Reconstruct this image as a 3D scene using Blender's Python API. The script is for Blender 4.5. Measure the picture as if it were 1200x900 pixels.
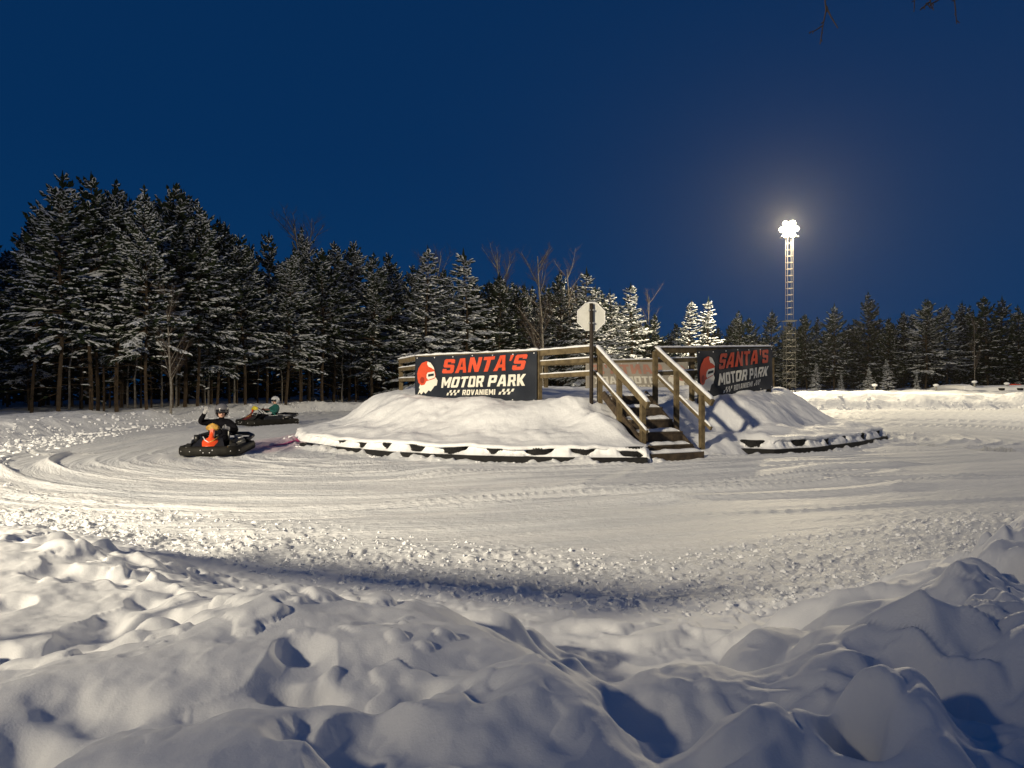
import bpy, bmesh, math, random
import numpy as np
from mathutils import Vector, Matrix

for o in list(bpy.data.objects): bpy.data.objects.remove(o, do_unlink=True)
scene = bpy.context.scene
COL = scene.collection
R = math.radians
FOC, EYE = 900.0, 1.55      # focal length in photo pixels, eye height above the track

# ------------------------------------------------------------------ camera, world, exposure
cd = bpy.data.cameras.new("camera"); cam = bpy.data.objects.new("camera", cd); COL.objects.link(cam)
cam.location = (0, 0, EYE); cam.rotation_euler = (R(90), 0, 0)
cd.sensor_width = 36; cd.lens = 27; cd.clip_start = .05; cd.clip_end = 6000
scene.camera = cam

w = bpy.data.worlds.new("World"); scene.world = w; w.use_nodes = True
nt = w.node_tree; nt.nodes.clear()
out = nt.nodes.new("ShaderNodeOutputWorld"); bg = nt.nodes.new("ShaderNodeBackground")
geo = nt.nodes.new("ShaderNodeTexCoord"); sep = nt.nodes.new("ShaderNodeSeparateXYZ")
nt.links.new(geo.outputs["Generated"], sep.inputs[0])
rp = nt.nodes.new("ShaderNodeValToRGB")
nt.links.new(sep.outputs["Z"], rp.inputs[0])
e = rp.color_ramp.elements
e[0].position = 0.0;  e[0].color = (.0020, .0360, .1150, 1)
e[1].position = 1.0;  e[1].color = (.0026, .0240, .0900, 1)
for p, c in ((.10, (.0016, .0320, .1120, 1)), (.28, (.0012, .0260, .0980, 1)), (.50, (.0014, .0235, .0900, 1))):
    q = e.new(p); q.color = c
SKY_STRENGTH = 1.0
bg.inputs[1].default_value = SKY_STRENGTH
nt.links.new(rp.outputs[0], bg.inputs[0]); nt.links.new(bg.outputs[0], out.inputs[0])

scene.view_settings.view_transform = 'Standard'; scene.view_settings.look = 'None'
scene.view_settings.exposure = 0; scene.view_settings.gamma = 1
scene.render.resolution_x = 1024; scene.render.resolution_y = 768

# floodlight positions (the lamps themselves are built further down)
MAST_FAR = (24.2, 67.0); MAST_FAR_TOP = 15.0; POWER_FAR = 40000
MAST_NEAR = (-16.0, -7.0); MAST_NEAR_TOP = 9.0; POWER_NEAR = 46000
WARM = (1.0, .87, .64)

# ------------------------------------------------------------------ materials
def mat(name, col, rough=.7, metal=0, noise=0, nscale=8, bump=0, bscale=30, spec=.3, emit=None, es=0, col2=None, tr=0):
    m = bpy.data.materials.new(name); m.use_nodes = True
    n = m.node_tree.nodes; l = m.node_tree.links; b = n["Principled BSDF"]
    b.inputs["Base Color"].default_value = (*col, 1); b.inputs["Roughness"].default_value = rough
    b.inputs["Metallic"].default_value = metal; b.inputs["Specular IOR Level"].default_value = spec
    if emit: b.inputs["Emission Color"].default_value = (*emit, 1); b.inputs["Emission Strength"].default_value = es
    tc = n.new("ShaderNodeTexCoord")
    if noise or col2:
        t = n.new("ShaderNodeTexNoise"); t.inputs["Scale"].default_value = nscale; t.inputs["Detail"].default_value = 5
        l.new(tc.outputs["Object"], t.inputs["Vector"])
        r = n.new("ShaderNodeValToRGB"); c2 = col2 or tuple(min(1, c*(1+noise)) for c in col)
        c1 = col if col2 else tuple(c*(1-noise) for c in col)
        r.color_ramp.elements[0].position = .35; r.color_ramp.elements[1].position = .68
        r.color_ramp.elements[0].color = (*c1, 1); r.color_ramp.elements[1].color = (*c2, 1)
        l.new(t.outputs[0], r.inputs[0]); l.new(r.outputs[0], b.inputs["Base Color"])
    if bump:
        t = n.new("ShaderNodeTexNoise"); t.inputs["Scale"].default_value = bscale; t.inputs["Detail"].default_value = 4
        l.new(tc.outputs["Object"], t.inputs["Vector"])
        bb = n.new("ShaderNodeBump"); bb.inputs["Strength"].default_value = 1; bb.inputs["Distance"].default_value = bump
        l.new(t.outputs[0], bb.inputs["Height"]); l.new(bb.outputs[0], b.inputs["Normal"])
    return m

def snow_mat(name, base=(.80, .81, .83), b1=.006, s1=14, b2=.0025, s2=90, sss=.0, track=False, pink=False):
    m = bpy.data.materials.new(name); m.use_nodes = True
    n = m.node_tree.nodes; l = m.node_tree.links; b = n["Principled BSDF"]
    b.inputs["Base Color"].default_value = (*base, 1); b.inputs["Roughness"].default_value = .62
    b.inputs["Specular IOR Level"].default_value = .25
    tc = n.new("ShaderNodeTexCoord")
    def noi(scale, det, vec=None, rough=.6):
        t = n.new("ShaderNodeTexNoise"); t.inputs["Scale"].default_value = scale; t.inputs["Detail"].default_value = det
        t.inputs["Roughness"].default_value = rough
        l.new(vec or tc.outputs["Object"], t.inputs["Vector"]); return t.outputs[0]
    def mul(a, k):
        x = n.new("ShaderNodeMath"); x.operation = 'MULTIPLY'; l.new(a, x.inputs[0])
        if isinstance(k, (int, float)): x.inputs[1].default_value = k
        else: l.new(k, x.inputs[1])
        return x.outputs[0]
    def add(a, c):
        x = n.new("ShaderNodeMath"); x.operation = 'ADD'; l.new(a, x.inputs[0]); l.new(c, x.inputs[1]); return x.outputs[0]
    h = add(mul(noi(s1, 5), b1), mul(noi(s2, 3), b2))
    if track:
        uv = n.new("ShaderNodeUVMap"); uv.uv_map = "path"
        mp = n.new("ShaderNodeMapping"); mp.inputs["Scale"].default_value = (.35, 5.0, 1)
        l.new(uv.outputs[0], mp.inputs[0])
        h = add(h, mul(noi(1.0, 6, mp.outputs[0], .7), .045))
        mp2 = n.new("ShaderNodeMapping"); mp2.inputs["Scale"].default_value = (5.5, 9.0, 1)
        l.new(uv.outputs[0], mp2.inputs[0])
        h = add(h, mul(noi(1.0, 3, mp2.outputs[0], .7), .022))
        # packed, slightly dirty snow: faint worn streaks along the driving line
        mp3 = n.new("ShaderNodeMapping"); mp3.inputs["Scale"].default_value = (.12, 1.3, 1)
        l.new(uv.outputs[0], mp3.inputs[0])
        r = n.new("ShaderNodeValToRGB"); r.color_ramp.elements[0].position = .3; r.color_ramp.elements[1].position = .7
        r.color_ramp.elements[0].color = (.60, .62, .65, 1); r.color_ramp.elements[1].color = (.80, .80, .80, 1)
        l.new(noi(1.0, 5, mp3.outputs[0], .65), r.inputs[0])
        cc = r.outputs[0]
        if pink:
            at = n.new("ShaderNodeAttribute"); at.attribute_name = "dye"
            mx = n.new("ShaderNodeMix"); mx.data_type = 'RGBA'
            l.new(at.outputs["Fac"], mx.inputs[0]); l.new(cc, mx.inputs[6]); mx.inputs[7].default_value = (.50, .055, .20, 1)
            cc = mx.outputs[2]
        l.new(cc, b.inputs["Base Color"])
    bb = n.new("ShaderNodeBump"); bb.inputs["Strength"].default_value = 1; bb.inputs["Distance"].default_value = 1
    l.new(h, bb.inputs["Height"]); l.new(bb.outputs[0], b.inputs["Normal"])
    if sss:
        b.inputs["Subsurface Weight"].default_value = sss; b.inputs["Subsurface Radius"].default_value = (.9, 1, 1.1)
        b.inputs["Subsurface Scale"].default_value = .03
    return m

M = {}
M['snow_soft'] = snow_mat("fresh_snow", b1=.004, s1=11, b2=.0012, s2=120)
M['snow_track'] = snow_mat("packed_snow", b1=.006, s1=22, b2=.002, s2=90, track=True, pink=True)
M['snow_field'] = snow_mat("field_snow", b1=.05, s1=4, b2=.01, s2=24)
M['snow_mound'] = snow_mat("mound_snow", b1=.022, s1=5, b2=.004, s2=40)
M['snow_plain'] = mat("snow_cap", (.80, .81, .83), .65, bump=.008, bscale=18, spec=.2)
M['snow_tree'] = mat("branch_snow", (.68, .70, .74), .7, spec=.1)
M['needle'] = mat("pine_needles", (.016, .028, .014), .8, col2=(.038, .050, .024), nscale=1.4, spec=.15)
M['bark'] = mat("pine_bark", (.075, .052, .032), .9, col2=(.035, .028, .022), nscale=5, bump=.02, bscale=14, spec=.1)
M['birch'] = mat("birch_bark", (.26, .24, .21), .8, col2=(.11, .095, .08), nscale=6, spec=.1)
M['twig'] = mat("bare_twigs", (.075, .055, .045), .8, spec=.1)
M['wood'] = mat("weathered_timber", (.165, .128, .072), .8, col2=(.080, .060, .035), nscale=7, bump=.006, bscale=40, spec=.15)
M['darkwood'] = mat("wet_dark_timber", (.095, .070, .046), .7, col2=(.04, .031, .024), nscale=9, bump=.01, bscale=25, spec=.2)
M['rubber'] = mat("tyre_rubber", (.011, .011, .012), .85, noise=.4, nscale=20, bump=.006, bscale=60, spec=.3)
M['steel'] = mat("galvanised_steel", (.42, .43, .43), .45, .7, noise=.2, nscale=12)
M['mast'] = mat('mast_steel', (.05, .048, .045), .55, .3, noise=.25, nscale=12)
M['signback'] = mat("sign_back", (.62, .62, .58), .5, .1, noise=.06, nscale=6)
M['signrim'] = mat("sign_rim", (.75, .75, .74), .5)
M['post'] = mat("dark_post", (.036, .027, .020), .7, noise=.3, nscale=14)
M['vinyl'] = mat("banner_vinyl", (.016, .020, .030), .6, noise=.15, nscale=3, bump=.02, bscale=2.2, spec=.2)
M['vinylback'] = mat("banner_back", (.33, .30, .25), .6, noise=.08, nscale=3, bump=.02, bscale=2.2)
M['vred'] = mat("banner_red", (.62, .075, .028), .5, noise=.05, nscale=5)
M['vdred'] = mat("banner_dark_red", (.30, .03, .015), .5)
M['vcream'] = mat("banner_cream", (.74, .71, .62), .5)
M['showred'] = mat("show_through_pink", (.42, .22, .16), .6)
M['showcream'] = mat("show_through_pale", (.66, .63, .54), .6)
M['metal_dark'] = mat("dark_metal", (.04, .04, .042), .45, .6)

# ------------------------------------------------------------------ helpers
def link(o, parent=None):
    COL.objects.link(o)
    if parent: o.parent = parent
    return o
def thing(name, label, cat, loc=(0, 0, 0), rotz=0, group=None):
    o = bpy.data.objects.new(name, None); COL.objects.link(o); o.empty_display_size = .2
    o.location = loc; o.rotation_euler = (0, 0, rotz); tag(o, label, cat, group); return o
def tag(o, label=None, cat=None, group=None, kind=None):
    if label: o['label'] = label
    if cat: o['category'] = cat
    if group: o['group'] = group
    if kind: o['kind'] = kind
    return o
def mesh_np(name, V, F, smooth=False):
    me = bpy.data.meshes.new(name)
    V = np.asarray(V, dtype=np.float32).reshape(-1, 3); F = np.asarray(F, dtype=np.int32); k = F.shape[1]
    me.vertices.add(len(V)); me.vertices.foreach_set("co", V.ravel())
    me.loops.add(F.size); me.loops.foreach_set("vertex_index", F.ravel())
    me.polygons.add(len(F)); me.polygons.foreach_set("loop_start", np.arange(0, F.size, k, dtype=np.int32))
    me.polygons.foreach_set("use_smooth", np.full(len(F), smooth)); me.update(calc_edges=True)
    return me
def obj(name, me, m, parent=None, loc=None):
    if isinstance(me, MB): me = me.mesh(name)
    elif isinstance(me, bmesh.types.BMesh):
        b = me; me = bpy.data.meshes.new(name); b.to_mesh(me); b.free()
    o = bpy.data.objects.new(name, me)
    for q in (m if isinstance(m, (list, tuple)) else [m]): me.materials.append(q)
    if loc: o.location = loc
    return link(o, parent)
class MB:
    """collects simple solids into one mesh"""
    def __init__(s, smooth=False): s.v = []; s.f = []; s.smooth = smooth
    def add(s, V, F):
        k = len(s.v); s.v += [tuple(p) for p in V]; s.f += [tuple(i+k for i in f) for f in F]; return s
    def box(s, c, size, rot=None, bevel=0):
        hx, hy, hz = (q/2 for q in size); V = []
        for x in (-1, 1):
            for y in (-1, 1):
                for z in (-1, 1): V.append(Vector((x*hx, y*hy, z*hz)))
        if rot is not None: V = [rot @ p for p in V]
        V = [p+Vector(c) for p in V]
        return s.add(V, [(0, 1, 3, 2), (4, 6, 7, 5), (0, 4, 5, 1), (2, 3, 7, 6), (0, 2, 6, 4), (1, 5, 7, 3)])
    def beam(s, a, b, wd, ht, up=(0, 0, 1)):
        a = Vector(a); b = Vector(b); d = (b-a).normalized(); u = Vector(up)
        sd = d.cross(u)
        if sd.length < 1e-4: sd = Vector((1, 0, 0))
        sd.normalize(); u = sd.cross(d).normalized(); V = []
        for p in (a, b):
            for i, j in ((-1, -1), (1, -1), (1, 1), (-1, 1)): V.append(p+sd*i*wd/2+u*j*ht/2)
        return s.add(V, [(0, 1, 2, 3), (7, 6, 5, 4), (0, 4, 5, 1), (1, 5, 6, 2), (2, 6, 7, 3), (3, 7, 4, 0)])
    def tube(s, pts, rad, n=8, cap=True, flat=1.0):
        pts = [Vector(p) for p in pts]; rr = rad if isinstance(rad, (list, tuple)) else [rad]*len(pts)
        V = []; F = []; ref = Vector((0, 0, 1))
        for i, p in enumerate(pts):
            d = (pts[min(i+1, len(pts)-1)]-pts[max(i-1, 0)])
            if d.length < 1e-6: d = Vector((0, 0, 1))
            d.normalize(); r_ = ref if abs(d.dot(ref)) < .95 else Vector((1, 0, 0))
            a = d.cross(r_).normalized(); b = a.cross(d).normalized()
            for k in range(n):
                t = 2*math.pi*k/n; V.append(p+a*math.cos(t)*rr[i]+b*math.sin(t)*rr[i]*flat)
        for i in range(len(pts)-1):
            for k in range(n):
                F.append((i*n+k, i*n+(k+1) % n, (i+1)*n+(k+1) % n, (i+1)*n+k))
        if cap: F.append(tuple(range(n))[::-1]); F.append(tuple((len(pts)-1)*n+k for k in range(n)))
        return s.add(V, F)
    def lathe(s, prof, n=24, mtx=None, closed=False):
        V = []; F = []; m_ = len(prof)
        for k in range(n):
            t = 2*math.pi*k/n
            for r, z in prof:
                p = Vector((r*math.cos(t), r*math.sin(t), z)); V.append(mtx @ p if mtx else p)
        for k in range(n):
            for i in range(m_ if closed else m_-1):
                j = (i+1) % m_; F.append((k*m_+i, ((k+1) % n)*m_+i, ((k+1) % n)*m_+j, k*m_+j))
        return s.add(V, F)
    def ell(s, c, r, nu=14, nv=9, rot=None):
        V = []; F = []
        for j in range(nv+1):
            ph = math.pi*j/nv-math.pi/2
            for i in range(nu):
                t = 2*math.pi*i/nu; p = Vector((r[0]*math.cos(ph)*math.cos(t), r[1]*math.cos(ph)*math.sin(t), r[2]*math.sin(ph)))
                if rot is not None: p = rot @ p
                V.append(p+Vector(c))
        for j in range(nv):
            for i in range(nu): F.append((j*nu+i, j*nu+(i+1) % nu, (j+1)*nu+(i+1) % nu, (j+1)*nu+i))
        return s.add(V, F)
    def mesh(s, name):
        me = bpy.data.meshes.new(name); me.from_pydata(s.v, [], s.f); me.validate()
        me.polygons.foreach_set("use_smooth", [s.smooth]*len(me.polygons)); me.update(); return me
def at(x, y, Y):            # a point of the place from a photo reading and its depth
    return ((x-600)/FOC*Y, Y, EYE-(y-450)/FOC*Y)

# ------------------------------------------------------------------ noise (numpy)
def _h(ix, iy, s):
    n = (ix.astype(np.int64)*374761393+iy.astype(np.int64)*668265263+s*1442695041) & 0xffffffff
    n = ((n ^ (n >> 13))*1274126177) & 0xffffffff
    return ((n ^ (n >> 16)) & 0xffff)/65535.0
def vn(x, y, s=0):
    x = np.asarray(x, float); y = np.asarray(y, float)
    ix = np.floor(x); iy = np.floor(y); fx = x-ix; fy = y-iy
    fx = fx*fx*fx*(fx*(fx*6-15)+10); fy = fy*fy*fy*(fy*(fy*6-15)+10)
    a = _h(ix, iy, s); b = _h(ix+1, iy, s); c = _h(ix, iy+1, s); d = _h(ix+1, iy+1, s)
    return ((a+(b-a)*fx)+((c+(d-c)*fx)-(a+(b-a)*fx))*fy)*2-1
def fbm(x, y, s=0, o=3, g=.5):
    t = 0; a = 1; k = 1
    for i in range(o):
        c, q = math.cos(i*1.1), math.sin(i*1.1)
        t = t+a*vn((x*c-y*q)*k+i*17.3, (x*q+y*c)*k+i*9.1, s+i); a *= g; k *= 2.03
    return t
def ss(a, b, x):
    t = np.clip((x-a)/(b-a), 0, 1); return t*t*(3-2*t)
def poly_sd(x, y, P, closed=True):          # signed distance: negative inside
    P = np.array(P, float); n = len(P); d2 = np.full(np.shape(x), 1e9); ins = np.zeros(np.shape(x), bool)
    for i in range(n):
        a = P[i]; b = P[(i+1) % n]; e_ = b-a
        t = np.clip(((x-a[0])*e_[0]+(y-a[1])*e_[1])/(e_@e_), 0, 1)
        d2 = np.minimum(d2, (x-a[0]-t*e_[0])**2+(y-a[1]-t*e_[1])**2)
        c = ((a[1] > y) != (b[1] > y)) & (x < (b[0]-a[0])*(y-a[1])/((b[1]-a[1]) if b[1] != a[1] else 1e-9)+a[0])
        ins ^= c
    d = np.sqrt(d2); return np.where(ins, -d, d)
def smooth_poly(P, it=2, keep=()):
    P = [tuple(p) for p in P]
    for _ in range(it):
        Q = []
        for i in range(len(P)):
            a = P[i]; b = P[(i+1) % len(P)]
            Q += [(a[0]*.75+b[0]*.25, a[1]*.75+b[1]*.25), (a[0]*.25+b[0]*.75, a[1]*.25+b[1]*.75)]
        P = Q
    return P

# plan of the place -------------------------------------------------
KERB_L = [(-5.75, 20.9), (-5.04, 18.9), (-3.8, 17.3), (-2.5, 16.1), (-1.2, 15.35), (0, 15.0), (1.47, 14.75), (2.56, 14.75)]
KERB_R = [(5.0, 16.85), (5.6, 16.6), (6.6, 17.1), (8.4, 18.85), (9.9, 20.7), (10.3, 22.2)]
STAIR_FOOT = [(2.75, 15.35), (4.15, 16.3)]
MOUND = KERB_L + STAIR_FOOT + KERB_R + [(10.0, 25.0), (7.5, 27.6), (3, 28.6), (-1, 27.8), (-4, 25.6), (-5.6, 23)]
TRACK = smooth_poly([(-5.6, 8.6), (-8.6, 10.2), (-11.0, 13.5), (-12.2, 18), (-13.4, 24), (-13.4, 30), (-12.5, 37), (-10, 44), (0, 47),
         (10, 46), (20, 45.5), (31, 47), (45, 50), (60, 45), (62, 20), (30, 12), (9, 9.6), (4.9, 7.3), (2.6, 5.8), (1.46, 5.3), (0, 5.6), (-1.35, 6.1), (-3.7, 7.1)], 2)
JP = (-3.1, 16.9); UP = (-3.6, 26.0); RT = (9.2, 22.0)
def path_uv(x, y):
    def seg(a, b):
        a = np.array(a); e_ = np.array(b)-a; t = np.clip(((x-a[0])*e_[0]+(y-a[1])*e_[1])/(e_@e_), 0, 1)
        return t, np.hypot(x-a[0]-t*e_[0], y-a[1]-t*e_[1]), math.hypot(*e_)
    t1, d1, l1 = seg(JP, UP); t2, d2, l2 = seg(JP, RT); d = np.minimum(d1, d2)
    ang = np.arctan2(x-JP[0], -(y-JP[1])); ang = np.where(d1 < d2, np.clip(ang, -math.pi/2-.2, .3), np.clip(ang, -1.2, .4))
    back = np.arctan2(x-RT[0], -(y-RT[1]))
    return ang*8.0-t1*l1*(t2 <= 0)+t2*l2+np.where(t2 >= 1, back*9, 0), d
def gauss(x, y, cx, cy, rx, ry, a=0):
    c, s = math.cos(a), math.sin(a); u = ((x-cx)*c+(y-cy)*s)/rx; v = (-(x-cx)*s+(y-cy)*c)/ry
    return u*u+v*v
def smax(a, b, k):
    h = np.clip(.5+.5*(a-b)/k, 0, 1); return b+(a-b)*h+k*h*(1-h)

# edge of the foreground bank: how far out it reaches at each x
EX = np.array([-9, -5.5, -3.6, -2.4, -1.4, -.6, 0, .45, .9, 1.3, 1.8, 2.4, 3.4, 5, 9])
EY = np.array([9.5, 8.6, 7.6, 6.2, 4.6, 3.9, 3.4, 2.75, 2.45, 2.75, 3.5, 4.4, 5.6, 7.0, 9])
EW = np.array([2.6, 3.2, 3.0, 2.0, 1.1, .7, .6, .6, .5, .5, .6, .7, 1.0, 1.2, 2.0])
# big soft lumps: (px, py of the top, depth, rx, ry, drop below which it fades, angle)
LUMPS = [(330, 704, 3.05, .75, .50, .30, .05), (480, 735, 2.75, .42, .42, .30, 0), (230, 705, 3.75, .42, .26, .16, .1),
         (575, 713, 3.85, .27, .24, .34, 0), (640, 800, 2.2, .16, .16, .16, 0), (165, 712, 4.0, .3, .2, .14, 0),
         (20, 650, 5.8, .9, .5, .12, 0), (60, 730, 3.6, .6, .3, .14, .3), (110, 655, 5.7, .14, .10, .09, 0), (60, 668, 5.2, .17, .11, .08, 0),
         (172, 672, 5.2, .16, .1, .08, 0), (85, 690, 4.6, .15, .1, .06, 0), (335, 688, 4.75, .15, .13, .16, 0), (375, 692, 4.75, .07, .08, .11, 0),
         (430, 704, 4.6, .085, .09, .12, 0), (456, 702, 4.6, .12, .11, .13, 0), (505, 710, 4.45, .14, .1, .12, 0), (553, 712, 4.35, .11, .1, .12, 0),
         (290, 760, 2.6, .40, .26, .10, 0), (60, 800, 2.4, .5, .2, .10, .2), (250, 870, 1.85, .34, .12, .09, -.1), (300, 855, 1.95, .22, .1, .06, 0),
         (420, 850, 1.95, .26, .16, .09, .2), (600, 800, 2.1, .2, .2, .10, 0), (540, 870, 1.8, .16, .10, .07, 0),
         (1040, 700, 3.05, .30, .36, .34, .3), (930, 745, 2.85, .32, .26, .26, .7), (1135, 733, 2.35, .23, .17, .18, -.1),
         (1120, 690, 3.05, .25, .25, .25, 0), (1060, 738, 2.6, .2, .15, .16, 0), (1190, 648, 4.6, .6, .4, .32, 0), (1100, 668, 4.1, .45, .3, .30, 0), (1030, 684, 4.0, .25, .2, .20, 0),
         (1190, 700, 3.2, .3, .3, .2, 0), (885, 838, 1.95, .15, .13, .13, 0), (1000, 770, 2.3, .2, .16, .14, .2), (820, 800, 2.35, .28, .2, .16, .2),
         (1060, 800, 1.95, .18, .18, .12, 0),
         (800, 738, 4.5, .45, .10, .10, 0), (700, 728, 4.7, .40, .09, .10, .1), (905, 722, 4.6, .14, .12, .15, 0), (900, 735, 4.3, .2, .16, .12, 0)]
HOLES = [(985, 850, 1.92, .075, .10, .26), (330, 798, 2.35, .09, .06, .10), (215, 735, 3.3, .2, .05, .05), (120, 760, 2.9, .25, .05, .06), (470, 800, 2.3, .07, .05, .05), (260, 820, 2.15, .2, .05, .05), (345, 868, 1.95, .10, .06, .09), (20, 850, 2.0, .16, .12, .13), (110, 822, 2.25, .16, .08, .06),
         (190, 755, 3.0, .2, .08, .08), (1195, 690, 3.4, .10, .12, .22), (735, 812, 2.55, .16, .08, .10), (1000, 720, 3.2, .12, .08, .07), (60, 770, 3.0, .3, .07, .07),
         (430, 815, 2.2, .1, .06, .05), (1150, 790, 2.1, .10, .10, .12), (830, 870, 1.9, .1, .05, .06)]
def front_bank(x, y):
    ed = np.interp(x, EX, EY); wd = np.interp(x, EX, EW)
    n1 = fbm(x*.9, y*.9, 5, 3); n2 = fbm(x*2.4, y*2.4, 9, 3)
    f = 1-ss(ed-wd, ed+.25, y+.28*n1+.08*n2)
    lev = .50+.17*ss(.4, 1.6, x)+.05*n1
    h = .03+lev*f
    rg_ = ss(.3, 1.1, x+.25*(y-2))
    h = h+f*(.018*fbm(x*2.2, y*2.6, 21, 2)+(.012+.075*rg_)*(fbm(x*2.6, y*2.9, 31, 2)**2+.004)**.45)
    x0_, y0_ = x, y; wq_ = (.08+.03*rg_)*ss(0, 1.6, y); x = x+wq_*fbm(x*2.6, y*2.6, 61, 3); y = y+wq_*fbm(x0_*2.8, y*2.8, 66, 3)
    for px, py, Y, rx, ry, dp, a in LUMPS:
        X, Y_, Z = at(px, py, Y)
        q = gauss(x, y, X, Y_, rx*(1+.12*n2), ry*(1+.12*n2), a)
        near = q < 9
        if not near.any(): continue
        if rx < .2 and Y > 4.2: h = h+(.5*rx)*np.exp(-q**1.4)*(np.abs(Z-h) < .5); continue
        b = Z-dp*.62*np.clip(q, 0, 9)/ (1+.12*np.clip(q, 0, 9))
        h = np.where(near, smax(h, b, .05+.22*dp), h)
    for px, py, Y, rx, ry, dp in HOLES:
        X, Y_, Z = at(px, py, Y)
        q = gauss(x, y, X, Y_, rx, ry); h = h-dp*np.exp(-q**1.5)
    cr = (1-np.abs(fbm(x0_*1.9, y0_*2.1, 88, 3)))
    h = h-f*.016*rg_*np.clip(cr-.72, 0, 1)*3.4+f*(.006+.085*rg_)*(fbm(x0_*3.6+.5*n2, y0_*3.8, 35, 3, .45)**2+.006)**.45
    dent = np.clip(fbm(x0_*2.9, y0_*3.6, 97, 2)-.30, 0, 1)*(1-.5*rg_); clod = np.clip(fbm(x0_*5.5, y0_*6.5, 99, 2)-.42, 0, 1)*ss(-.35, .35, vn(x0_*.9, y0_*.9, 98))
    h = h-f*.10*dent+f*.024*np.tanh(clod*5)*ss(2.0, 3.0, y0_)+f*.008*np.tanh(clod*5)
    h = h+f*((.013+.008*rg_)*fbm(x0_*3.3, y0_*3.3, 91, 3)+.004*fbm(x0_*14, y0_*14, 41, 2))
    return h
def mound_h(x, y, sd):
    di = -sd
    P = 1.13+.055*np.clip(y-17.5, 0, 6)
    P = P+.20*np.exp(-gauss(x, y, 1.35, 16.75, .75, .5))+.10*np.exp(-gauss(x, y, -.6, 17.3, 1.6, .8))
    P = P+.14*np.exp(-gauss(x, y, 6.6, 19.6, 1.3, 1.1))
    rt = ss(6, 8.5, x)
    top = ss(.55+.35*rt, 2.25+.45*rt, di+.25*fbm(x*.8, y*.8, 3, 2))
    h = .365+.035*vn(x*1.3, y*1.3, 9)+.016*vn(x*5, y*5, 12)+.12*ss(0, .7, di)*(1+.4*vn(x*1.3, y*1.3, 8))+(P-.49)*top
    h = h+ss(.15, .9, di)*(.028*fbm(x*1.2, y*1.5, 13, 3)+.010*fbm(x*5, y*5, 19, 2))
    h = h+.28*np.exp(-gauss(x, y, 1.95, 15.9, .55, .45))
    # stair corridor
    a, b = stair_ab(x, y)
    line = .10+.72*np.clip(a, -.2, 1.3)
    inside = ss(-.20, .05, b)*(1-ss(1.28, 1.55, b))*(1-ss(1.2, 1.7, a))
    h = h*(1-inside)+(line-.10)*inside
    # snow shoulder right of the stairs comes down to the track
    foot = ss(1.25, 1.5, b)*(1-ss(2.7, 3.3, b))*(1-ss(-.2, 1.5, a))
    h = h*(1-foot)+np.minimum(h, .07+.6*np.clip(a, 0, 2)+.04*vn(x*4, y*4, 77))*foot
    return h
SD = Vector((-.465, .885, 0)).normalized(); SW = Vector((.885, .465, 0)).normalized(); S0 = Vector((2.70, 15.35, 0))
def stair_ab(x, y):
    return (x-S0.x)*SD.x+(y-S0.y)*SD.y, (x-S0.x)*SW.x+(y-S0.y)*SW.y

def ground_h(x, y):
    x = np.asarray(x, float); y = np.asarray(y, float)
    st = poly_sd(x, y, TRACK); sm = poly_sd(x, y, MOUND); s, d = path_uv(x, y)
    wd = d+.9*vn(x/9, y/9, 71)+.16*vn(x/3, y/3, 72)
    g = 1-np.abs(vn(wd/.42, s/7.0, 50)); g2 = 1-np.abs(vn(wd/.30, s/3.5, 51)); g3 = vn(wd/.2, s/1.6, 52)
    amp = .45+.75*ss(-.35, .55, vn(s/5, wd/1.6, 60))
    inner = ss(0, -1.0, st); near = ss(24, 8, y)
    trk = inner*(.085*amp*g**3+.045*amp*g2**3+.010*g3)
    # tread marks: short cross bars in narrow lanes
    lane = ss(.45, .8, vn(wd/.22, s/14, 53)); trk = trk+0*inner*lane*.0018*near*np.sin(s*2*math.pi/.13)*ss(-.2, .5, vn(s/1.3, wd/.5, 57))
    rub = ss(-2.6, -.2, st)*ss(2.2, .4, st)
    c1 = np.clip(fbm(x/.16, y/.16, 80, 2)-.1, 0, 1); c2 = np.clip(vn(x/.055, y/.06, 81)-.05, 0, 1); c3 = np.clip(vn(x/.30, y/.30, 82), 0, 1)
    front = ss(14, 9, y)
    rubble = rub*(.030*c1+.034*c2*front+.012*c3*c3+.02*vn(x/.7, y/.7, 83))*(.35+.65*ss(-.5,.4,vn(x/1.1,y/.6,84)))
    h = trk+rubble
    # banks outside the driven surface
    fr = ss(11.5, 8.0, y)*ss(-16, -9, x)*ss(22, 9, x)
    left = ss(0, 1.3, st)*(.42+.10*vn(x/2.2, y/2.2, 90)+.10*vn(x/.8, y/.8, 91)+.05*np.abs(vn(x/.3, y/.3, 92)))*(1-.35*ss(2.5, 6, st))
    big = ss(38, 48, y)*ss(-4, 10, x)
    left = left+big*ss(0, 4, st)*(.30+.30*np.abs(vn(x/5, y/5, 93))+.18*np.abs(vn(x/1.7, y/1.7, 94)))
    hf = front_bank(x, np.maximum(y, .6)) if np.any(y < 11) else 0
    bank = left*(1-fr)+hf*fr
    h = h+np.where(st > -1.2, bank*ss(-.9, .5, st)*(1-fr)+fr*hf, fr*hf*ss(-1.6, -.4, st))
    # piled snow against the mound kerb
    edge = ss(.50, .24, sm)*(.025+.075*np.clip(fbm(x/.20, y/.20, 95, 2), 0, 1)+.05*np.clip(vn(x/.9, y/.9, 96), -.3, 1))
    h = h+edge*ss(-.25, 0, sm)
    # heap of the kept snow behind the photographer's left, under the lamp
    h = np.where(sm < -.12, -.35*ss(-.12, -.4, sm), h)
    return h, st, sm, s, d, fr

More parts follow.
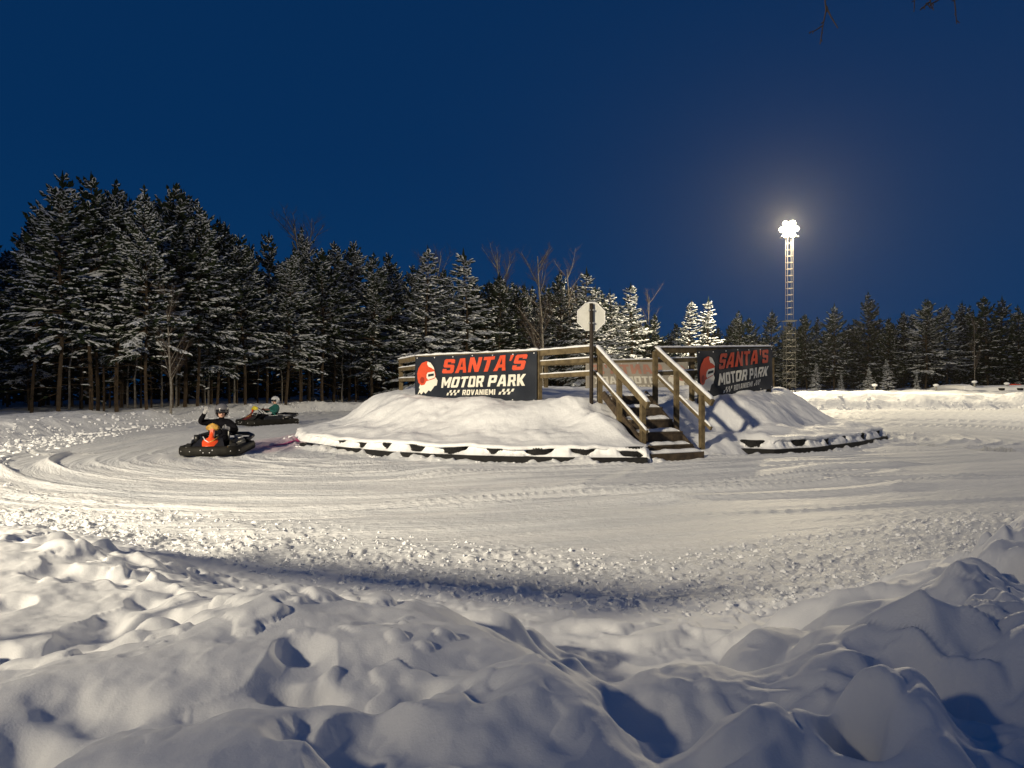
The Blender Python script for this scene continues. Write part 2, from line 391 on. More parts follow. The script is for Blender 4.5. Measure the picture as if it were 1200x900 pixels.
def build_ground():
    ys = [-60, -45, -34, -26, -20, -15, -11, -8, -6, -4.5, -3.3, -2.4, -1.7, -1.1, -.6, -.2, .1, .35, .55]
    y = .7
    while y < 2500:
        ys.append(y)
        y += (.0052*y if y < 6 else .0062*y if y < 8.5 else .052 if y < 17 else .085 if y < 24 else .0075*y if y < 60 else .03*y if y < 130 else .12*y)
    ys = np.array(ys)
    u = list(np.arange(-.80, .8001, .0020)); du = .002; x_ = .80
    ext = []
    while x_ < 60: du *= 1.14; x_ += du; ext.append(x_)
    us = np.array([-q for q in ext[::-1]]+u+ext)
    W = np.sqrt(np.maximum(ys, 0)**2+.8**2)
    X = us[None, :]*W[:, None]; Y = np.repeat(ys[:, None], len(us), 1)
    H, st, sm, s, d, fr = ground_h(X.ravel(), Y.ravel())
    ny, nx = X.shape
    V = np.stack([X.ravel(), Y.ravel(), H], 1).astype(np.float32)
    Z = V[:, 2].reshape(ny, nx)
    P3 = V.reshape(ny, nx, 3); du_ = np.gradient(P3, axis=1); dv_ = np.gradient(P3, axis=0)
    N = np.cross(du_, dv_); N /= np.linalg.norm(N, axis=2, keepdims=True)+1e-12; N = N.reshape(-1, 3)
    i = np.arange(ny-1)[:, None]*nx+np.arange(nx-1)[None, :]; i = i.ravel()
    F = np.stack([i, i+1, i+nx+1, i+nx], 1)
    fs = st[F].mean(1); fm = sm[F].mean(1); ff = fr[F].mean(1)
    cls = np.where(fs < 0, 0, np.where(ff > .5, 1, 2))
    keep = ~((fm < -1.2))
    # pink dye line on the track beside the kart
    A = np.array([-5.95, 17.8]); B = np.array([-5.72, 21.4])
    t = np.clip(((V[:, 0]-A[0])*(B-A)[0]+(V[:, 1]-A[1])*(B-A)[1])/((B-A)@(B-A)), 0, 1)
    dd = np.hypot(V[:, 0]-A[0]-t*(B-A)[0], V[:, 1]-A[1]-t*(B-A)[1])
    dye = (1-ss(.03, .16, dd+.05*vn(V[:, 0]*3, V[:, 1]*3, 5)))*.85*ss(17.6, 20, V[:, 1])+.34*(1-ss(.1, 1.2, dd))
    dye = dye*(dd < 2)
    for k, (nm, mm, lb) in enumerate((("ice_track", 'snow_track', 'packed snow racing surface scored with curved tyre grooves'),
                                      ("snow_bank", 'snow_soft', 'smooth lumpy foreground snow bank'),
                                      ("snow_field", 'snow_field', 'ploughed snow around the track and under the forest'))):
        f = F[(cls == k) & keep]; use, inv = np.unique(f, return_inverse=True); f2 = inv.reshape(f.shape)
        me = mesh_np(nm, V[use], f2, True)
        me.normals_split_custom_set_from_vertices(N[use].tolist())
        if k == 0:
            uv = me.uv_layers.new(name="path"); li = np.empty(len(me.loops), np.int32); me.loops.foreach_get("vertex_index", li)
            uvs = np.stack([s[use][li], d[use][li]], 1).astype(np.float32); uv.data.foreach_set("uv", uvs.ravel())
            at_ = me.attributes.new("dye", 'FLOAT', 'POINT'); at_.data.foreach_set("value", dye[use].astype(np.float32))
        o = obj(nm, me, M[mm]); tag(o, lb, kind='structure')
build_ground()

def gh(x, y): return float(ground_h(np.array([x]), np.array([y]))[0][0])
def mh(x, y):
    sd = poly_sd(np.array([x]), np.array([y]), MOUND); return float(mound_h(np.array([x]), np.array([y]), sd)[0])

# ------------------------------------------------------------------ snow mound with its tyre kerb
def resample(P, step, closed=False):
    P = [Vector((p[0], p[1], 0)) for p in P]
    if closed: P.append(P[0])
    out_ = []
    for a, b in zip(P[:-1], P[1:]):
        n = max(1, int(round((b-a).length/step)))
        for k in range(n): out_.append(a.lerp(b, k/n))
    if not closed: out_.append(P[-1])
    return [(p.x, p.y) for p in out_]
def catmull(P, n=8):
    Q = []
    for i in range(len(P)-1):
        p0 = P[max(i-1, 0)]; p1 = P[i]; p2 = P[i+1]; p3 = P[min(i+2, len(P)-1)]
        for k in range(n):
            t = k/n; Q.append(tuple(.5*(2*b+(c-a)*t+(2*a-5*b+4*c-d)*t*t+(-a+3*b-3*c+d)*t**3) for a, b, c, d in zip(p0, p1, p2, p3)))
    Q.append(tuple(P[-1])); return Q

def build_mound():
    c = np.array([2.4, 21.5]); fine = resample(KERB_L+STAIR_FOOT+KERB_R, .03); coarse = resample([KERB_R[-1]]+MOUND[len(KERB_L)+2+len(KERB_R):]+[KERB_L[0]], .25)[1:-1]
    O = np.array(fine+coarse); n = len(O)
    ts = np.concatenate([np.linspace(0, .06, 12, endpoint=False), np.linspace(.06, .55, 100, endpoint=False), np.linspace(.55, .995, 40)])
    X = c[0]+(O[None, :, 0]-c[0])*(1-ts[:, None]); Y = c[1]+(O[None, :, 1]-c[1])*(1-ts[:, None])
    sd = poly_sd(X.ravel(), Y.ravel(), MOUND).reshape(X.shape); sd = np.minimum(sd, 0)
    Z = mound_h(X, Y, sd)
    V = np.stack([X, Y, Z], 2).reshape(-1, 3)
    # rounded lip and a short underside so that the snow has thickness over the tyres
    lip = V[:n].copy(); dirv = O-c; dirv /= np.linalg.norm(dirv, axis=1, keepdims=True)
    wv = .03+.035*vn(O[:, 0]*2.2, O[:, 1]*2.2, 4)+.02*vn(O[:, 0]*9, O[:, 1]*9, 6)
    r1 = lip.copy(); r1[:, :2] += dirv*(.05+wv)[:, None]; r1[:, 2] -= .035
    r2 = lip.copy(); r2[:, :2] += dirv*(.03+wv)[:, None]; r2[:, 2] -= .075
    r3 = lip.copy(); r3[:, :2] -= dirv*.30; r3[:, 2] -= .085
    free = np.ones(n, bool); nl = len(resample(KERB_L, .03)); nr = len(resample(KERB_R, .03)); free[:nl+2] = False; free[len(fine)-nr+3:len(fine)] = False
    free = np.convolve(free.astype(float), np.ones(15)/15, 'same'); q = dirv*free[:, None]
    r1[:, :2] += q*.10; r2[:, :2] += q*.30; r3[:, :2] += q*.85
    r1[:, 2] += free*(lip[:, 2]*.6-r1[:, 2]); r2[:, 2] += free*(0-r2[:, 2]); r3[:, 2] += free*(-.12-r3[:, 2])
    V = np.concatenate([V, r1, r2, r3]); m_ = len(ts)
    order = [m_+2, m_+1, m_]+list(range(m_)); F = []
    k = np.arange(n); k2 = (k+1) % n
    for a, b in zip(order[:-1], order[1:]): F.append(np.stack([a*n+k, a*n+k2, b*n+k2, b*n+k], 1))
    o = obj("snow_mound", mesh_np("snow_mound", V, np.concatenate(F), True), M['snow_mound'])
    tag(o, "raised snow mound in the middle of the track", kind='structure')
build_mound()

# tyres along the kerb: (photo x, width in the photo) of each one whose side shows
def ray_kerb(px, K):
    k = (px-600)/FOC
    for a, b in zip(K[:-1], K[1:]):
        fa = a[0]-k*a[1]; fb = b[0]-k*b[1]
        if fa*fb <= 0 and fa != fb:
            t = fa/(fa-fb); p = (a[0]+(b[0]-a[0])*t, a[1]+(b[1]-a[1])*t); d = Vector((b[0]-a[0], b[1]-a[1])).normalized(); return p, d
    return None
def tyre_mesh(r=.30, h=.20):
    b = MB(True)
    prof = [(r*.52, -h*.42), (r*.60, -h*.5), (r*.90, -h*.5), (r*.99, -h*.38), (r, 0), (r*.99, h*.38), (r*.90, h*.5), (r*.60, h*.5), (r*.52, h*.42), (r*.50, 0)]
    b.lathe(prof, 28, closed=True); me = b.mesh("tyre"); return me
TY = tyre_mesh(); TYB = tyre_mesh(.36, .24)
TREAD = None
def tread_mesh(r, h):
    b = MB()
    for k in range(36):
        t = 2*math.pi*k/36; rot = Matrix.Rotation(t, 3, 'Z')
        for z in (-.28*h, .28*h): b.box(rot @ Vector((r*1.0, 0, z)), (.022, .032, h*.34), rot)
    return b.mesh("tread")
TR = tread_mesh(.30, .20); TRB = tread_mesh(.36, .24)
ORD = ["leftmost", "second", "third", "fourth", "fifth", "sixth", "seventh", "eighth", "ninth", "tenth", "eleventh", "twelfth"]
LEFT_T = [(402, 12, 3), (427, 8, 6), (455, 14, 4), (490, 25, 11), (531, 30, 9), (581, 16, 2), (632, 31, 12), (684, 25, 7), (741, 42, 14)]
RIGHT_T = [(882, 30, 5), (935, 19, 9), (966, 13, 11), (986, 14, 8), (1009, 16, 10), (1027, 17, 10)]
EXPO = []
KERBS = []
for side, (L, K, lb) in enumerate(((LEFT_T, KERB_L, "snow-capped tyre kerb round the mound left of the stairs"), (RIGHT_T, KERB_R, "snow-capped tyre kerb round the mound right of the stairs"))):
    kt = thing("tyre_kerb", lb, "kerb", (K[0][0], K[0][1], 0)); KERBS.append(kt)
    for i, (px, wpx, hpx) in enumerate(L):
        (x, y), d = ray_kerb(px, K); nrm = Vector((d.y, -d.x)); big = px == 741
        r = .36 if big else .30
        c = Vector((x, y))-nrm*(r-.06)
        me = TYB if big else TY; o = bpy.data.objects.new("tyre", me); link(o, kt); o.location = (c.x-K[0][0], c.y-K[0][1], .225)
        if big: o['label'] = "large tyre right beside the foot of the stairs"
        if not me.materials: me.materials.append(M['rubber'])
        me2 = TRB if big else TR; o2 = bpy.data.objects.new("tread", me2); link(o2, o); o2['kind'] = 'stuff'
        if not me2.materials: me2.materials.append(M['rubber'])
        EXPO.append((side, x, y, wpx/FOC*y/2*1.12, hpx/FOC*y))

def skirt(K, side, name):
    P = resample(K, .02); V = []; n = len(P); ex = [q for q in EXPO if q[0] == side]
    rows = 7
    for i, (x, y) in enumerate(P):
        a = P[max(i-1, 0)]; b = P[min(i+1, n-1)]; d = Vector((b[0]-a[0], b[1]-a[1])).normalized(); nm = Vector((d.y, -d.x))
        top = .335; out_ = .02; w1 = float(fbm(np.array([x*3.1]), np.array([y*3.1]), 17, 3)[0])
        for _, ex_, ey, hw, hh in ex:
            q = math.hypot(x-ex_, y-ey)/hw
            q = q*(1+.30*w1)
            if q < 1.0: top = min(top, .335-(hh*.85)*(1-q**3.0)+.016*w1); 
        nz = float(fbm(np.array([x*4]), np.array([y*4]), 7, 3)[0])
        for k in range(rows):
            t = k/(rows-1); z = .150+(top-.150)*t
            off = .17-.15*t**.7+(.05*nz+.03*w1)*math.sin(math.pi*t); z += .02*nz*math.sin(math.pi*t)
            if top < .33 and k == rows-1: off -= .02
            V.append((x+nm.x*off, y+nm.y*off, z))
    F = [(i*rows+k, (i+1)*rows+k, (i+1)*rows+k+1, i*rows+k+1) for i in range(n-1) for k in range(rows-1)]
    o = obj(name, mesh_np(name, V, F, True), M['snow_mound']); tag(o, "snow packed between the tyres of the mound kerb", kind='structure')
skirt(KERB_L, 0, "snow_drift"); skirt(KERB_R, 1, "snow_drift")

def belt(K, t, z1=.155):
    P = resample(K, .06); b = MB(); V = []; F = []
    o = t.location.copy(); n = len(P)
    for i, (x, y) in enumerate(P):
        a = P[max(i-1, 0)]; c = P[min(i+1, n-1)]; d = Vector((c[0]-a[0], c[1]-a[1])).normalized(); nm = Vector((d.y, -d.x))
        wob = .012*math.sin(x*5.1)+.008*math.sin(x*13)
        for off, z in ((.10, -.02), (.20+wob, -.02), (.215+wob, .06), (.20+wob, z1-.012), (.185+wob, z1), (.10, z1)):
            V.append(Vector((x+nm.x*off, y+nm.y*off, z))-o)
    for i in range(n-1):
        for k in range(6): F.append((i*6+k, i*6+(k+1) % 6, (i+1)*6+(k+1) % 6, (i+1)*6+k))
    F += [tuple(range(6)), tuple((n-1)*6+k for k in range(6))[::-1]]
    b.add(V, F); obj("band", b, M['rubber'], t)
    random.seed(3)
    s = MB(True)
    for i in range(0, n, 1):
        x, y = P[i]; a = P[max(i-1, 0)]; c = P[min(i+1, n-1)]; d = Vector((c[0]-a[0], c[1]-a[1])).normalized(); nm = Vector((d.y, -d.x))
        for q in range(2):
            rr = random.uniform(.012, .045)*(1.7 if random.random() < .06 else 1)
            s.ell((x-o.x+nm.x*(.23+random.uniform(-.01, .09))+random.uniform(-.03, .03), y-o.y+nm.y*(.23+random.uniform(-.01, .09)), random.uniform(-.01, .025)), (rr, rr*.8, rr*.8), 7, 5)
    tag(obj("snow_clump", s, M['snow_plain'], t), kind='stuff')
belt(KERB_L[2:], KERBS[0])
belt([KERB_L[1], (-4.6, 18.35)], KERBS[0], .11)
belt(KERB_R, KERBS[1])

# ------------------------------------------------------------------ railings, stairs
P0 = Vector(at(468, 421, 22.3)); P1 = Vector(at(488, 417, 19.7)); P2 = Vector(at(632, 410.5, 17.6)); P3 = Vector((1.86, 16.9, 2.39))
P4 = Vector((3.32, 17.67, 2.39)); P5 = Vector(at(814, 407, 18.5)); P6 = Vector(at(903, 406, 21.2))
Q1 = Vector(at(640, 424, 24.5)); Q2 = Vector(at(810, 420, 25.2)); Q0 = Vector((-1.6, 24.6, 2.2)); Q3 = Vector((8.2, 24.2, 2.4))
def snow_strip(b, a, c, w_, h_, over=.02):
    a = Vector(a); c = Vector(c); d = (c-a); L = d.length; d.normalize(); sd_ = d.cross(Vector((0, 0, 1))).normalized(); n = max(3, int(L/.07)); V = []; F = []
    up = sd_.cross(d).normalized()
    for i in range(n+1):
        t = i/n; p = a.lerp(c, t); e_ = min(1, min(t, 1-t)*L/.05)**.5
        nz = float(fbm(np.array([p.x*5+p.y*3]), np.array([p.y*5]), 11, 3)[0]); hh = h_*(.75+.5*nz*.6)*(.35+.65*e_); ww = w_*(.5+.03*nz)
        for u_, v_ in ((-1, -.05), (-.98, .45), (-.6, .95), (0, 1.05), (.6, .95), (.98, .45), (1, -.05)): V.append(p+sd_*u_*ww+up*v_*hh)
    for i in range(n):
        for k in range(6): F.append((i*7+k, (i+1)*7+k, (i+1)*7+k+1, i*7+k+1))
        F.append((i*7+6, (i+1)*7+6, (i+1)*7, i*7))
    F += [tuple(range(7))[::-1], tuple(n*7+k for k in range(7))]
    b.add(V, F)
def post(parent, x, y, ztop, zbot=None, wd=.095):
    zb = (mh(x, y)-.15) if zbot is None else zbot
    o = MB().box((0, 0, 0), (wd, wd, 1)); me = o.mesh("post"); p = obj("post", me, M['wood'], parent)
    L = ztop-zb; p.scale = (1, 1, L)
    loc = Vector((x, y, zb+L/2)); p.location = loc-parent.location if parent else loc; p.rotation_euler = (0, 0, random.uniform(.3, .6))
    # fold the scale into the mesh
    for v in me.vertices: v.co.z *= L
    p.scale = (1, 1, 1); return p
def railing(label, runs, group=None, drop=(.0, .62), posts=(), mids=(True,)):
    t = thing("wooden_railing", label, "railing", (runs[0][0].x, runs[0][0].y, runs[0][0].z-1.2), 0, group); off = t.location
    for a, c in runs:
        a_, c_ = a-off, c-off
        obj("top_rail", MB().beam(a_-Vector((0, 0, .065)), c_-Vector((0, 0, .065)), .045, .13), M['wood'], t)
        b = MB(True); snow_strip(b, a_+Vector((0, 0, 0)), c_, .10, .05); obj("snow_cap", b, M['snow_plain'], t)
        for dz in drop[1:]:
            v = Vector((0, 0, dz)); obj("mid_rail", MB().beam(a_-v, c_-v, .045, .095), M['wood'], t)
            b = MB(True); snow_strip(b, a_-v+Vector((0, 0, .048)), c_-v+Vector((0, 0, .048)), .07, .035); obj("snow_cap", b, M['snow_plain'], t)
    for p in posts: post(t, p.x, p.y, p.z-.005)
    return t
random.seed(5)
inn = Vector((.05, .09, 0))
def dn(p, ox=0, oy=0, dz=-.02): return Vector((p.x+ox, p.y+oy, p.z+dz))
railing("long timber railing left of the stairs carrying the bright banner", [(P0, P1), (P1, P2), (P2, P3)],
        posts=[dn(P0, .04, .05), dn(P1, .03, .08), dn(P1.lerp(P2, .5), .04, .08), dn(P2, .0, .0, -.01), ], drop=(0, .30, .60))
railing("timber railing right of the stairs carrying the dim banner", [(P4, P5), (P5, P6)],
        posts=[dn(P5, -.05, .07), dn(P5.lerp(P6, .5), -.05, .07), dn(P6, -.03, .06)], drop=(0, .30, .60))
railing("rear timber railing across the back of the mound platform", [(Q0, Q1), (Q1, Q2), (Q2, Q3)],
        posts=[dn(Q0), dn(Q1, 0, .06), dn(Q1.lerp(Q2, .28), 0, .06), dn(Q1.lerp(Q2, .55), 0, .06), dn(Q1.lerp(Q2, .82), 0, .06), dn(Q2, 0, .06), dn(Q3)], drop=(0, .46))

def stairs():
    t = thing("wooden_staircase", "snowy timber staircase with handrails climbing the mound to the platform", "staircase", S0)
    Z = Vector((0, 0, 1))
    for i in range(5):
        a0 = .02+.33*i; z = .29+.245*i
        base = SD*a0+SW*.10
        wdt = 1.08
        r = MB(); r.beam(base+Z*(z-.10), base+SW*wdt+Z*(z-.10), .045, .16); riser = obj("riser", r, M['darkwood'], t)
        tr = MB()
        for k in range(2):
            c = base+SD*(.09+.16*k-.05)
            tr.beam(c+Z*(z-.001*k), c+SW*wdt+Z*(z-.001*k), .15, .04)
        obj("tread", tr, M['darkwood'], t)
        s = MB(True); random.seed(i)
        snow_strip(s, base+SD*.16+SW*.03+Z*(z+.018), base+SD*.16+SW*(wdt-.05)+Z*(z+.018), .29, .075); obj("snow_cover", s, M['snow_plain'], t)
        for k in range(2):   # clumps lodged behind the riser gap
            pass
    for b_ in (.07, 1.21):
        obj("stringer", MB().beam(SD*(-.05)+SW*b_+Z*.10, SD*1.65+SW*b_+Z*1.33, .05, .16), M['darkwood'], t)
    # handrails
    L3 = P3-S0; LE = Vector((2.70, 15.22, 1.18))-S0; R4 = P4-S0; RE = Vector(at(835, 469, 16.0))-S0
    for top, end, nm in ((L3, LE, 0), (R4, RE, 1)):
        dv = (end-top)
        obj("handrail", MB().beam(top-Z*.06, end-Z*.06, .07, .14), M['wood'], t)
        b = MB(True); snow_strip(b, top+Z*.012, end+Z*.012, .10, .055); obj("snow_cap", b, M['snow_plain'], t)
        lo = Z*.62
        obj("lower_rail", MB().beam(top-lo+dv*0, top-lo+dv*(.98), .045, .08), M['wood'], t)
        b = MB(True); snow_strip(b, top-lo+Z*.04, top-lo+dv*.98+Z*.04, .06, .035); obj("snow_cap", b, M['snow_plain'], t)
        for f in (.02, .42, .86):
            p = top+dv*f; w_ = p+S0+(SW*(-.06 if nm else .06)); zb = mh(w_.x, w_.y)-.2
            post(t, w_.x, w_.y, w_.z-.07, min(zb, w_.z-1.0))
stairs()
# sleeper at the stair foot
t = thing("timber_sleeper", "dark snow-topped timber sleeper lying at the foot of the stairs", "sleeper", (3.26, 15.13, .1), math.atan2(SW.y, SW.x))
b = MB(); b.box((-.03, .04, -.02), (1.34, .18, .25)); obj("beam", b, M['darkwood'], t)
b = MB(True); snow_strip(b, (-.68, .06, .103), (.62, .06, .103), .24, .07); obj("snow_cap", b, M['snow_plain'], t)

# ------------------------------------------------------------------ banners and their lettering
# block capitals drawn on a 5 x 7 grid, corners cut
def cutrect(x0, y0, x1, y1, c): return [(x0+c, y0), (x1-c, y0), (x1, y0+c), (x1, y1-c), (x1-c, y1), (x0+c, y1), (x0, y1-c), (x0, y0+c)]
GL = {
 'S': (5, [[(.6, 0), (4.4, 0), (5, .6), (5, 3.6), (4.4, 4.2), (1.7, 4.3), (1.7, 5.5), (3.3, 5.5), (3.3, 4.9), (5, 4.9), (5, 6.4), (4.4, 7), (.6, 7), (0, 6.4), (0, 3.5), (.6, 2.9), (3.3, 2.8), (3.3, 1.5), (1.7, 1.5), (1.7, 2.2), (0, 2.2), (0, .6)]]),
 'A': (5.4, [[(0, 0), (1.7, 0), (1.95, 1.5), (3.45, 1.5), (3.7, 0), (5.4, 0), (3.9, 7), (1.5, 7)], [(2.15, 2.9), (3.25, 2.9), (2.7, 5.7)]]),
 'N': (5.2, [[(0, 0), (1.6, 0), (1.6, 3.9), (3.5, 0), (5.2, 0), (5.2, 7), (3.6, 7), (3.6, 3.1), (1.7, 7), (0, 7)]]),
 'T': (4.8, [[(1.55, 0), (3.25, 0), (3.25, 5.5), (4.8, 5.5), (4.8, 7), (0, 7), (0, 5.5), (1.55, 5.5)]]),
 "'": (1.4, [[(.1, 4.3), (.9, 4.3), (1.4, 7), (0, 7)]]),
 'M': (6.4, [[(0, 0), (1.6, 0), (1.6, 3.9), (2.7, 1.4), (3.7, 1.4), (4.8, 3.9), (4.8, 0), (6.4, 0), (6.4, 7), (4.7, 7), (3.2, 3.6), (1.7, 7), (0, 7)]]),
 'O': (5, [cutrect(0, 0, 5, 7, .6), cutrect(1.7, 1.5, 3.3, 5.5, .15)]),
 'R': (5.1, [[(0, 0), (1.7, 0), (1.7, 2.4), (2.6, 2.4), (3.4, 0), (5.1, 0), (4.2, 2.7), (5, 3.3), (5, 6.4), (4.4, 7), (0, 7)], [(1.7, 3.8), (3.3, 3.8), (3.3, 5.5), (1.7, 5.5)]]),
 'P': (5, [[(0, 0), (1.7, 0), (1.7, 2.3), (4.4, 2.3), (5, 2.9), (5, 6.4), (4.4, 7), (0, 7)], [(1.7, 3.8), (3.3, 3.8), (3.3, 5.5), (1.7, 5.5)]]),
 'K': (5.3, [[(0, 0), (1.7, 0), (1.7, 2.5), (3.3, 0), (5.3, 0), (3.2, 3.6), (5.2, 7), (3.3, 7), (1.7, 4.4), (1.7, 7), (0, 7)]]),
 'V': (5.2, [[(1.7, 0), (3.5, 0), (5.2, 7), (3.5, 7), (2.6, 2.4), (1.7, 7), (0, 7)]]),
 'I': (1.7, [[(0, 0), (1.7, 0), (1.7, 7), (0, 7)]]),
 'E': (4.4, [[(0, 0), (4.4, 0), (4.4, 1.5), (1.7, 1.5), (1.7, 2.8), (4, 2.8), (4, 4.2), (1.7, 4.2), (1.7, 5.5), (4.4, 5.5), (4.4, 7), (0, 7)]]),
}
def fill(loops):
    cu = bpy.data.curves.new("glyph", 'CURVE'); cu.dimensions = '2D'; cu.fill_mode = 'BOTH'
    for L in loops:
        s = cu.splines.new('POLY'); s.points.add(len(L)-1); s.use_cyclic_u = True
        for p, (x, y) in zip(s.points, L): p.co = (x, y, 0, 1)
    o = bpy.data.objects.new("glyph", cu); COL.objects.link(o); dg = bpy.context.evaluated_depsgraph_get()
    me = bpy.data.meshes.new_from_object(o.evaluated_get(dg)); V = [tuple(v.co) for v in me.vertices]; F = [tuple(p.vertices) for p in me.polygons]
    bpy.data.objects.remove(o); return V, F
GC = {k: fill(v[1]) for k, v in GL.items()}
def word(txt, x0, y0, h, width, slant=.10, gap=.75):
    tot = sum((2.2 if c == ' ' else GL[c][0]+gap) for c in txt)-gap; sx = width/tot; sy = h/7; x = 0; res = []
    for c in txt:
        if c == ' ': x += 2.2; continue
        V, F = GC[c]; res.append(([(x0+(px+x)*sx+slant*py*sy, y0+py*sy) for px, py, _ in V], F)); x += GL[c][0]+gap
    return res
def emblem():
    """plain racing helmet with a light visor and a pale scarf streaming below it; unit height box"""
    shapes = []
    pale_l = [(.03, .02), (.14, .10), (.20, .03), (.30, .12), (.40, .06), (.52, .16), (.62, .13), (.76, .28), (.86, .30), (.92, .44), (.84, .53), (.62, .50), (.36, .46), (.14, .36), (.08, .22), (.13, .20)]
    helm = [(.02, .50), (.06, .38), (.18, .30), (.32, .32), (.40, .42), (.60, .46), (.80, .50), (.86, .58), (.85, .66), (.80, .82), (.66, .95), (.46, 1.0), (.24, .95), (.08, .80), (.01, .64)]
    visor = [(.42, .52), (.48, .46), (.80, .52), (.84, .58), (.82, .70), (.50, .67), (.43, .61)]
    slit = [(.50, .55), (.79, .58), (.78, .64), (.51, .62)]
    blaze = [(.52, .99), (.66, .95), (.80, .82), (.83, .74), (.70, .80), (.56, .84), (.50, .92)]
    ear = cutrect(.14, .36, .32, .54, .05)
    return [('vcream', pale_l, 0), ('vred', helm, 1), ('vcream', visor, 2), ('vinyl', slit, 3), ('vcream', blaze, 2), ('vdred', ear, 2)]
EM = [(m_, fill([L]), k) for m_, L, k in emblem()]
def chequer(x0, y0, w_, h_, n=5):
    res = []
    for i in range(n):
        for j in range(2):
            if (i+j) % 2 == 0:
                a = x0+i*w_/n; c = y0+j*h_/2; sl = .15*h_
                res.append(([(a+sl*j/2, c), (a+w_/n+sl*j/2, c), (a+w_/n+sl*(j+1)/2, c+h_/2), (a+sl*(j+1)/2, c+h_/2)], [(0, 1, 2, 3)]))
    return res
def banner(label, A, B, hA, hB, mode='front', sag=.03, group="printed banners on the mound railings", sagL=.0):
    A = Vector(A); B = Vector(B); L = (B-A).length; d = (B-A).normalized(); nrm = Vector((d.y, -d.x, 0)).normalized()
    if nrm.y > 0: nrm = -nrm
    t = thing("sign_banner", label, "banner", (A.x, A.y, A.z-hA), 0, group); off = t.location
    AR = 3.15
    def S(u, v, lift=0):        # u 0..1 left-right, v 0..1 bottom-top as seen from the track
        top = A.lerp(B, u); h = hA+(hB-hA)*u
        dip = sag*math.sin(math.pi*((u*4) % 1))*v*v*.5+sagL*math.exp(-(u*3)**2)*v
        rip = .022*math.sin(u*19+v*6)*math.sin(math.pi*v)**.7+.016*math.sin(u*7.3-v*7)+.005*math.sin(u*41+v*9)*(1-abs(2*v-1))**.5+.03*math.sin(u*math.pi)*(1-v)
        return top-Vector((0, 0, h*(1-v)+dip))+nrm*(.045+rip+lift)-off
    nu, nv = 90, 26; V = [S(i/nu, j/nv) for j in range(nv+1) for i in range(nu+1)]; W2 = nu+1
    F = [(j*W2+i, j*W2+i+1, (j+1)*W2+i+1, (j+1)*W2+i) for j in range(nv) for i in range(nu)]
    k = len(V); V += [p-nrm*.004 for p in V]; F += [tuple(q+k for q in f[::-1]) for f in F]
    edge = [j*W2 for j in range(nv+1)]
    for a, c in zip(edge[:-1], edge[1:]): F.append((a, c, c+k, a+k)); F.append((a+nu, a+nu+k, c+nu+k, c+nu))
    back = mode == 'back'
    b = MB(True); b.add(V, F); obj("sheet", b, M['vinylback' if back else 'vinyl'], t)
    def put(name, pts, faces, m_, lift):
        def S2(x, y):
            u = x; u = 1-u if back else u
            return S(u, y, lift)
        # subdivide so the print follows the sheet
        bm = bmesh.new(); vs = [bm.verts.new((x, y, 0)) for x, y in pts]
        for f in faces:
            try: bm.faces.new([vs[i] for i in f])
            except ValueError: pass
        for _ in range(2):
            es = [e_ for e_ in bm.edges if e_.calc_length() > .035]
            if not es: break
            bmesh.ops.subdivide_edges(bm, edges=es, cuts=1)
        bmesh.ops.triangulate(bm, faces=bm.faces)
        for v in bm.verts: v.co = S2(v.co.x, v.co.y)
        me = bpy.data.meshes.new(name); bm.to_mesh(me); bm.free()
        return obj(name, me, M[m_], t)
    red = 'showred' if back else 'vred'; cream = 'showcream' if back else 'vcream'
    tl = lambda pts: [(x, y+.075*(x-.245)) for x, y in pts]
    for pts, f in word("SANTA'S", .245, .595, .315, .665, .08): put("letter", tl(pts), f, red, .012)
    for pts, f in word("MOTOR PARK", .238, .275, .235, .675, .06): put("letter", tl(pts), f, cream, .012)
    for pts, f in word("ROVANIEMI", .425, .105, .115, .262, .04, 1.0): put("letter", tl(pts), f, cream, .012)
    for x0 in (.290, .712):
        for pts, f in chequer(x0, .105, .10, .115, 6): put("chequer", tl(pts), f, cream, .012)
    for m_, (V_, F_), k_ in EM:
        mm = {'vred': red, 'vcream': cream, 'vinyl': 'vinylback', 'vdred': red}[m_] if back else m_
        put("emblem", [(.02+x*.20, .09+y*.80) for x, y, _ in V_], F_, mm, .012+.004*k_)
    # eyelets and ties
    for i in range(7):
        u = .02+.96*i/6
        for v in (.965, .04):
            p = S(u, v, .006); rot = nrm.to_track_quat('Z', 'Y').to_matrix().to_4x4(); rot.translation = p
            obj("eyelet", MB().lathe([(.006, 0), (.015, 0), (.015, .006), (.006, .006)], 10, rot, closed=True), M['signrim'], t)
    return t
out1 = Vector((-.02, -.03, 0))
banner("brightly lit dark banner with red and cream lettering on the railing left of the stairs", P1+Vector((.0, -.03, -.02)), P2+Vector((-.03, -.03, -.02)), 1.10, 1.17)
banner("dim dark banner seen at an angle on the railing right of the stairs", P5+Vector((.02, -.03, -.03)), P6+Vector((0, -.03, -.03)), 1.32, 1.12, sagL=.05)
_a = Vector(at(686, 425, 24.5)); _b = Vector(at(806, 422, 25.05)); 
banner("pale back of a banner on the rear railing with lettering showing through mirrored", _a+Vector((0, 0, -.02)), _b+Vector((0, 0, -.02)), .98, .98, mode='back')

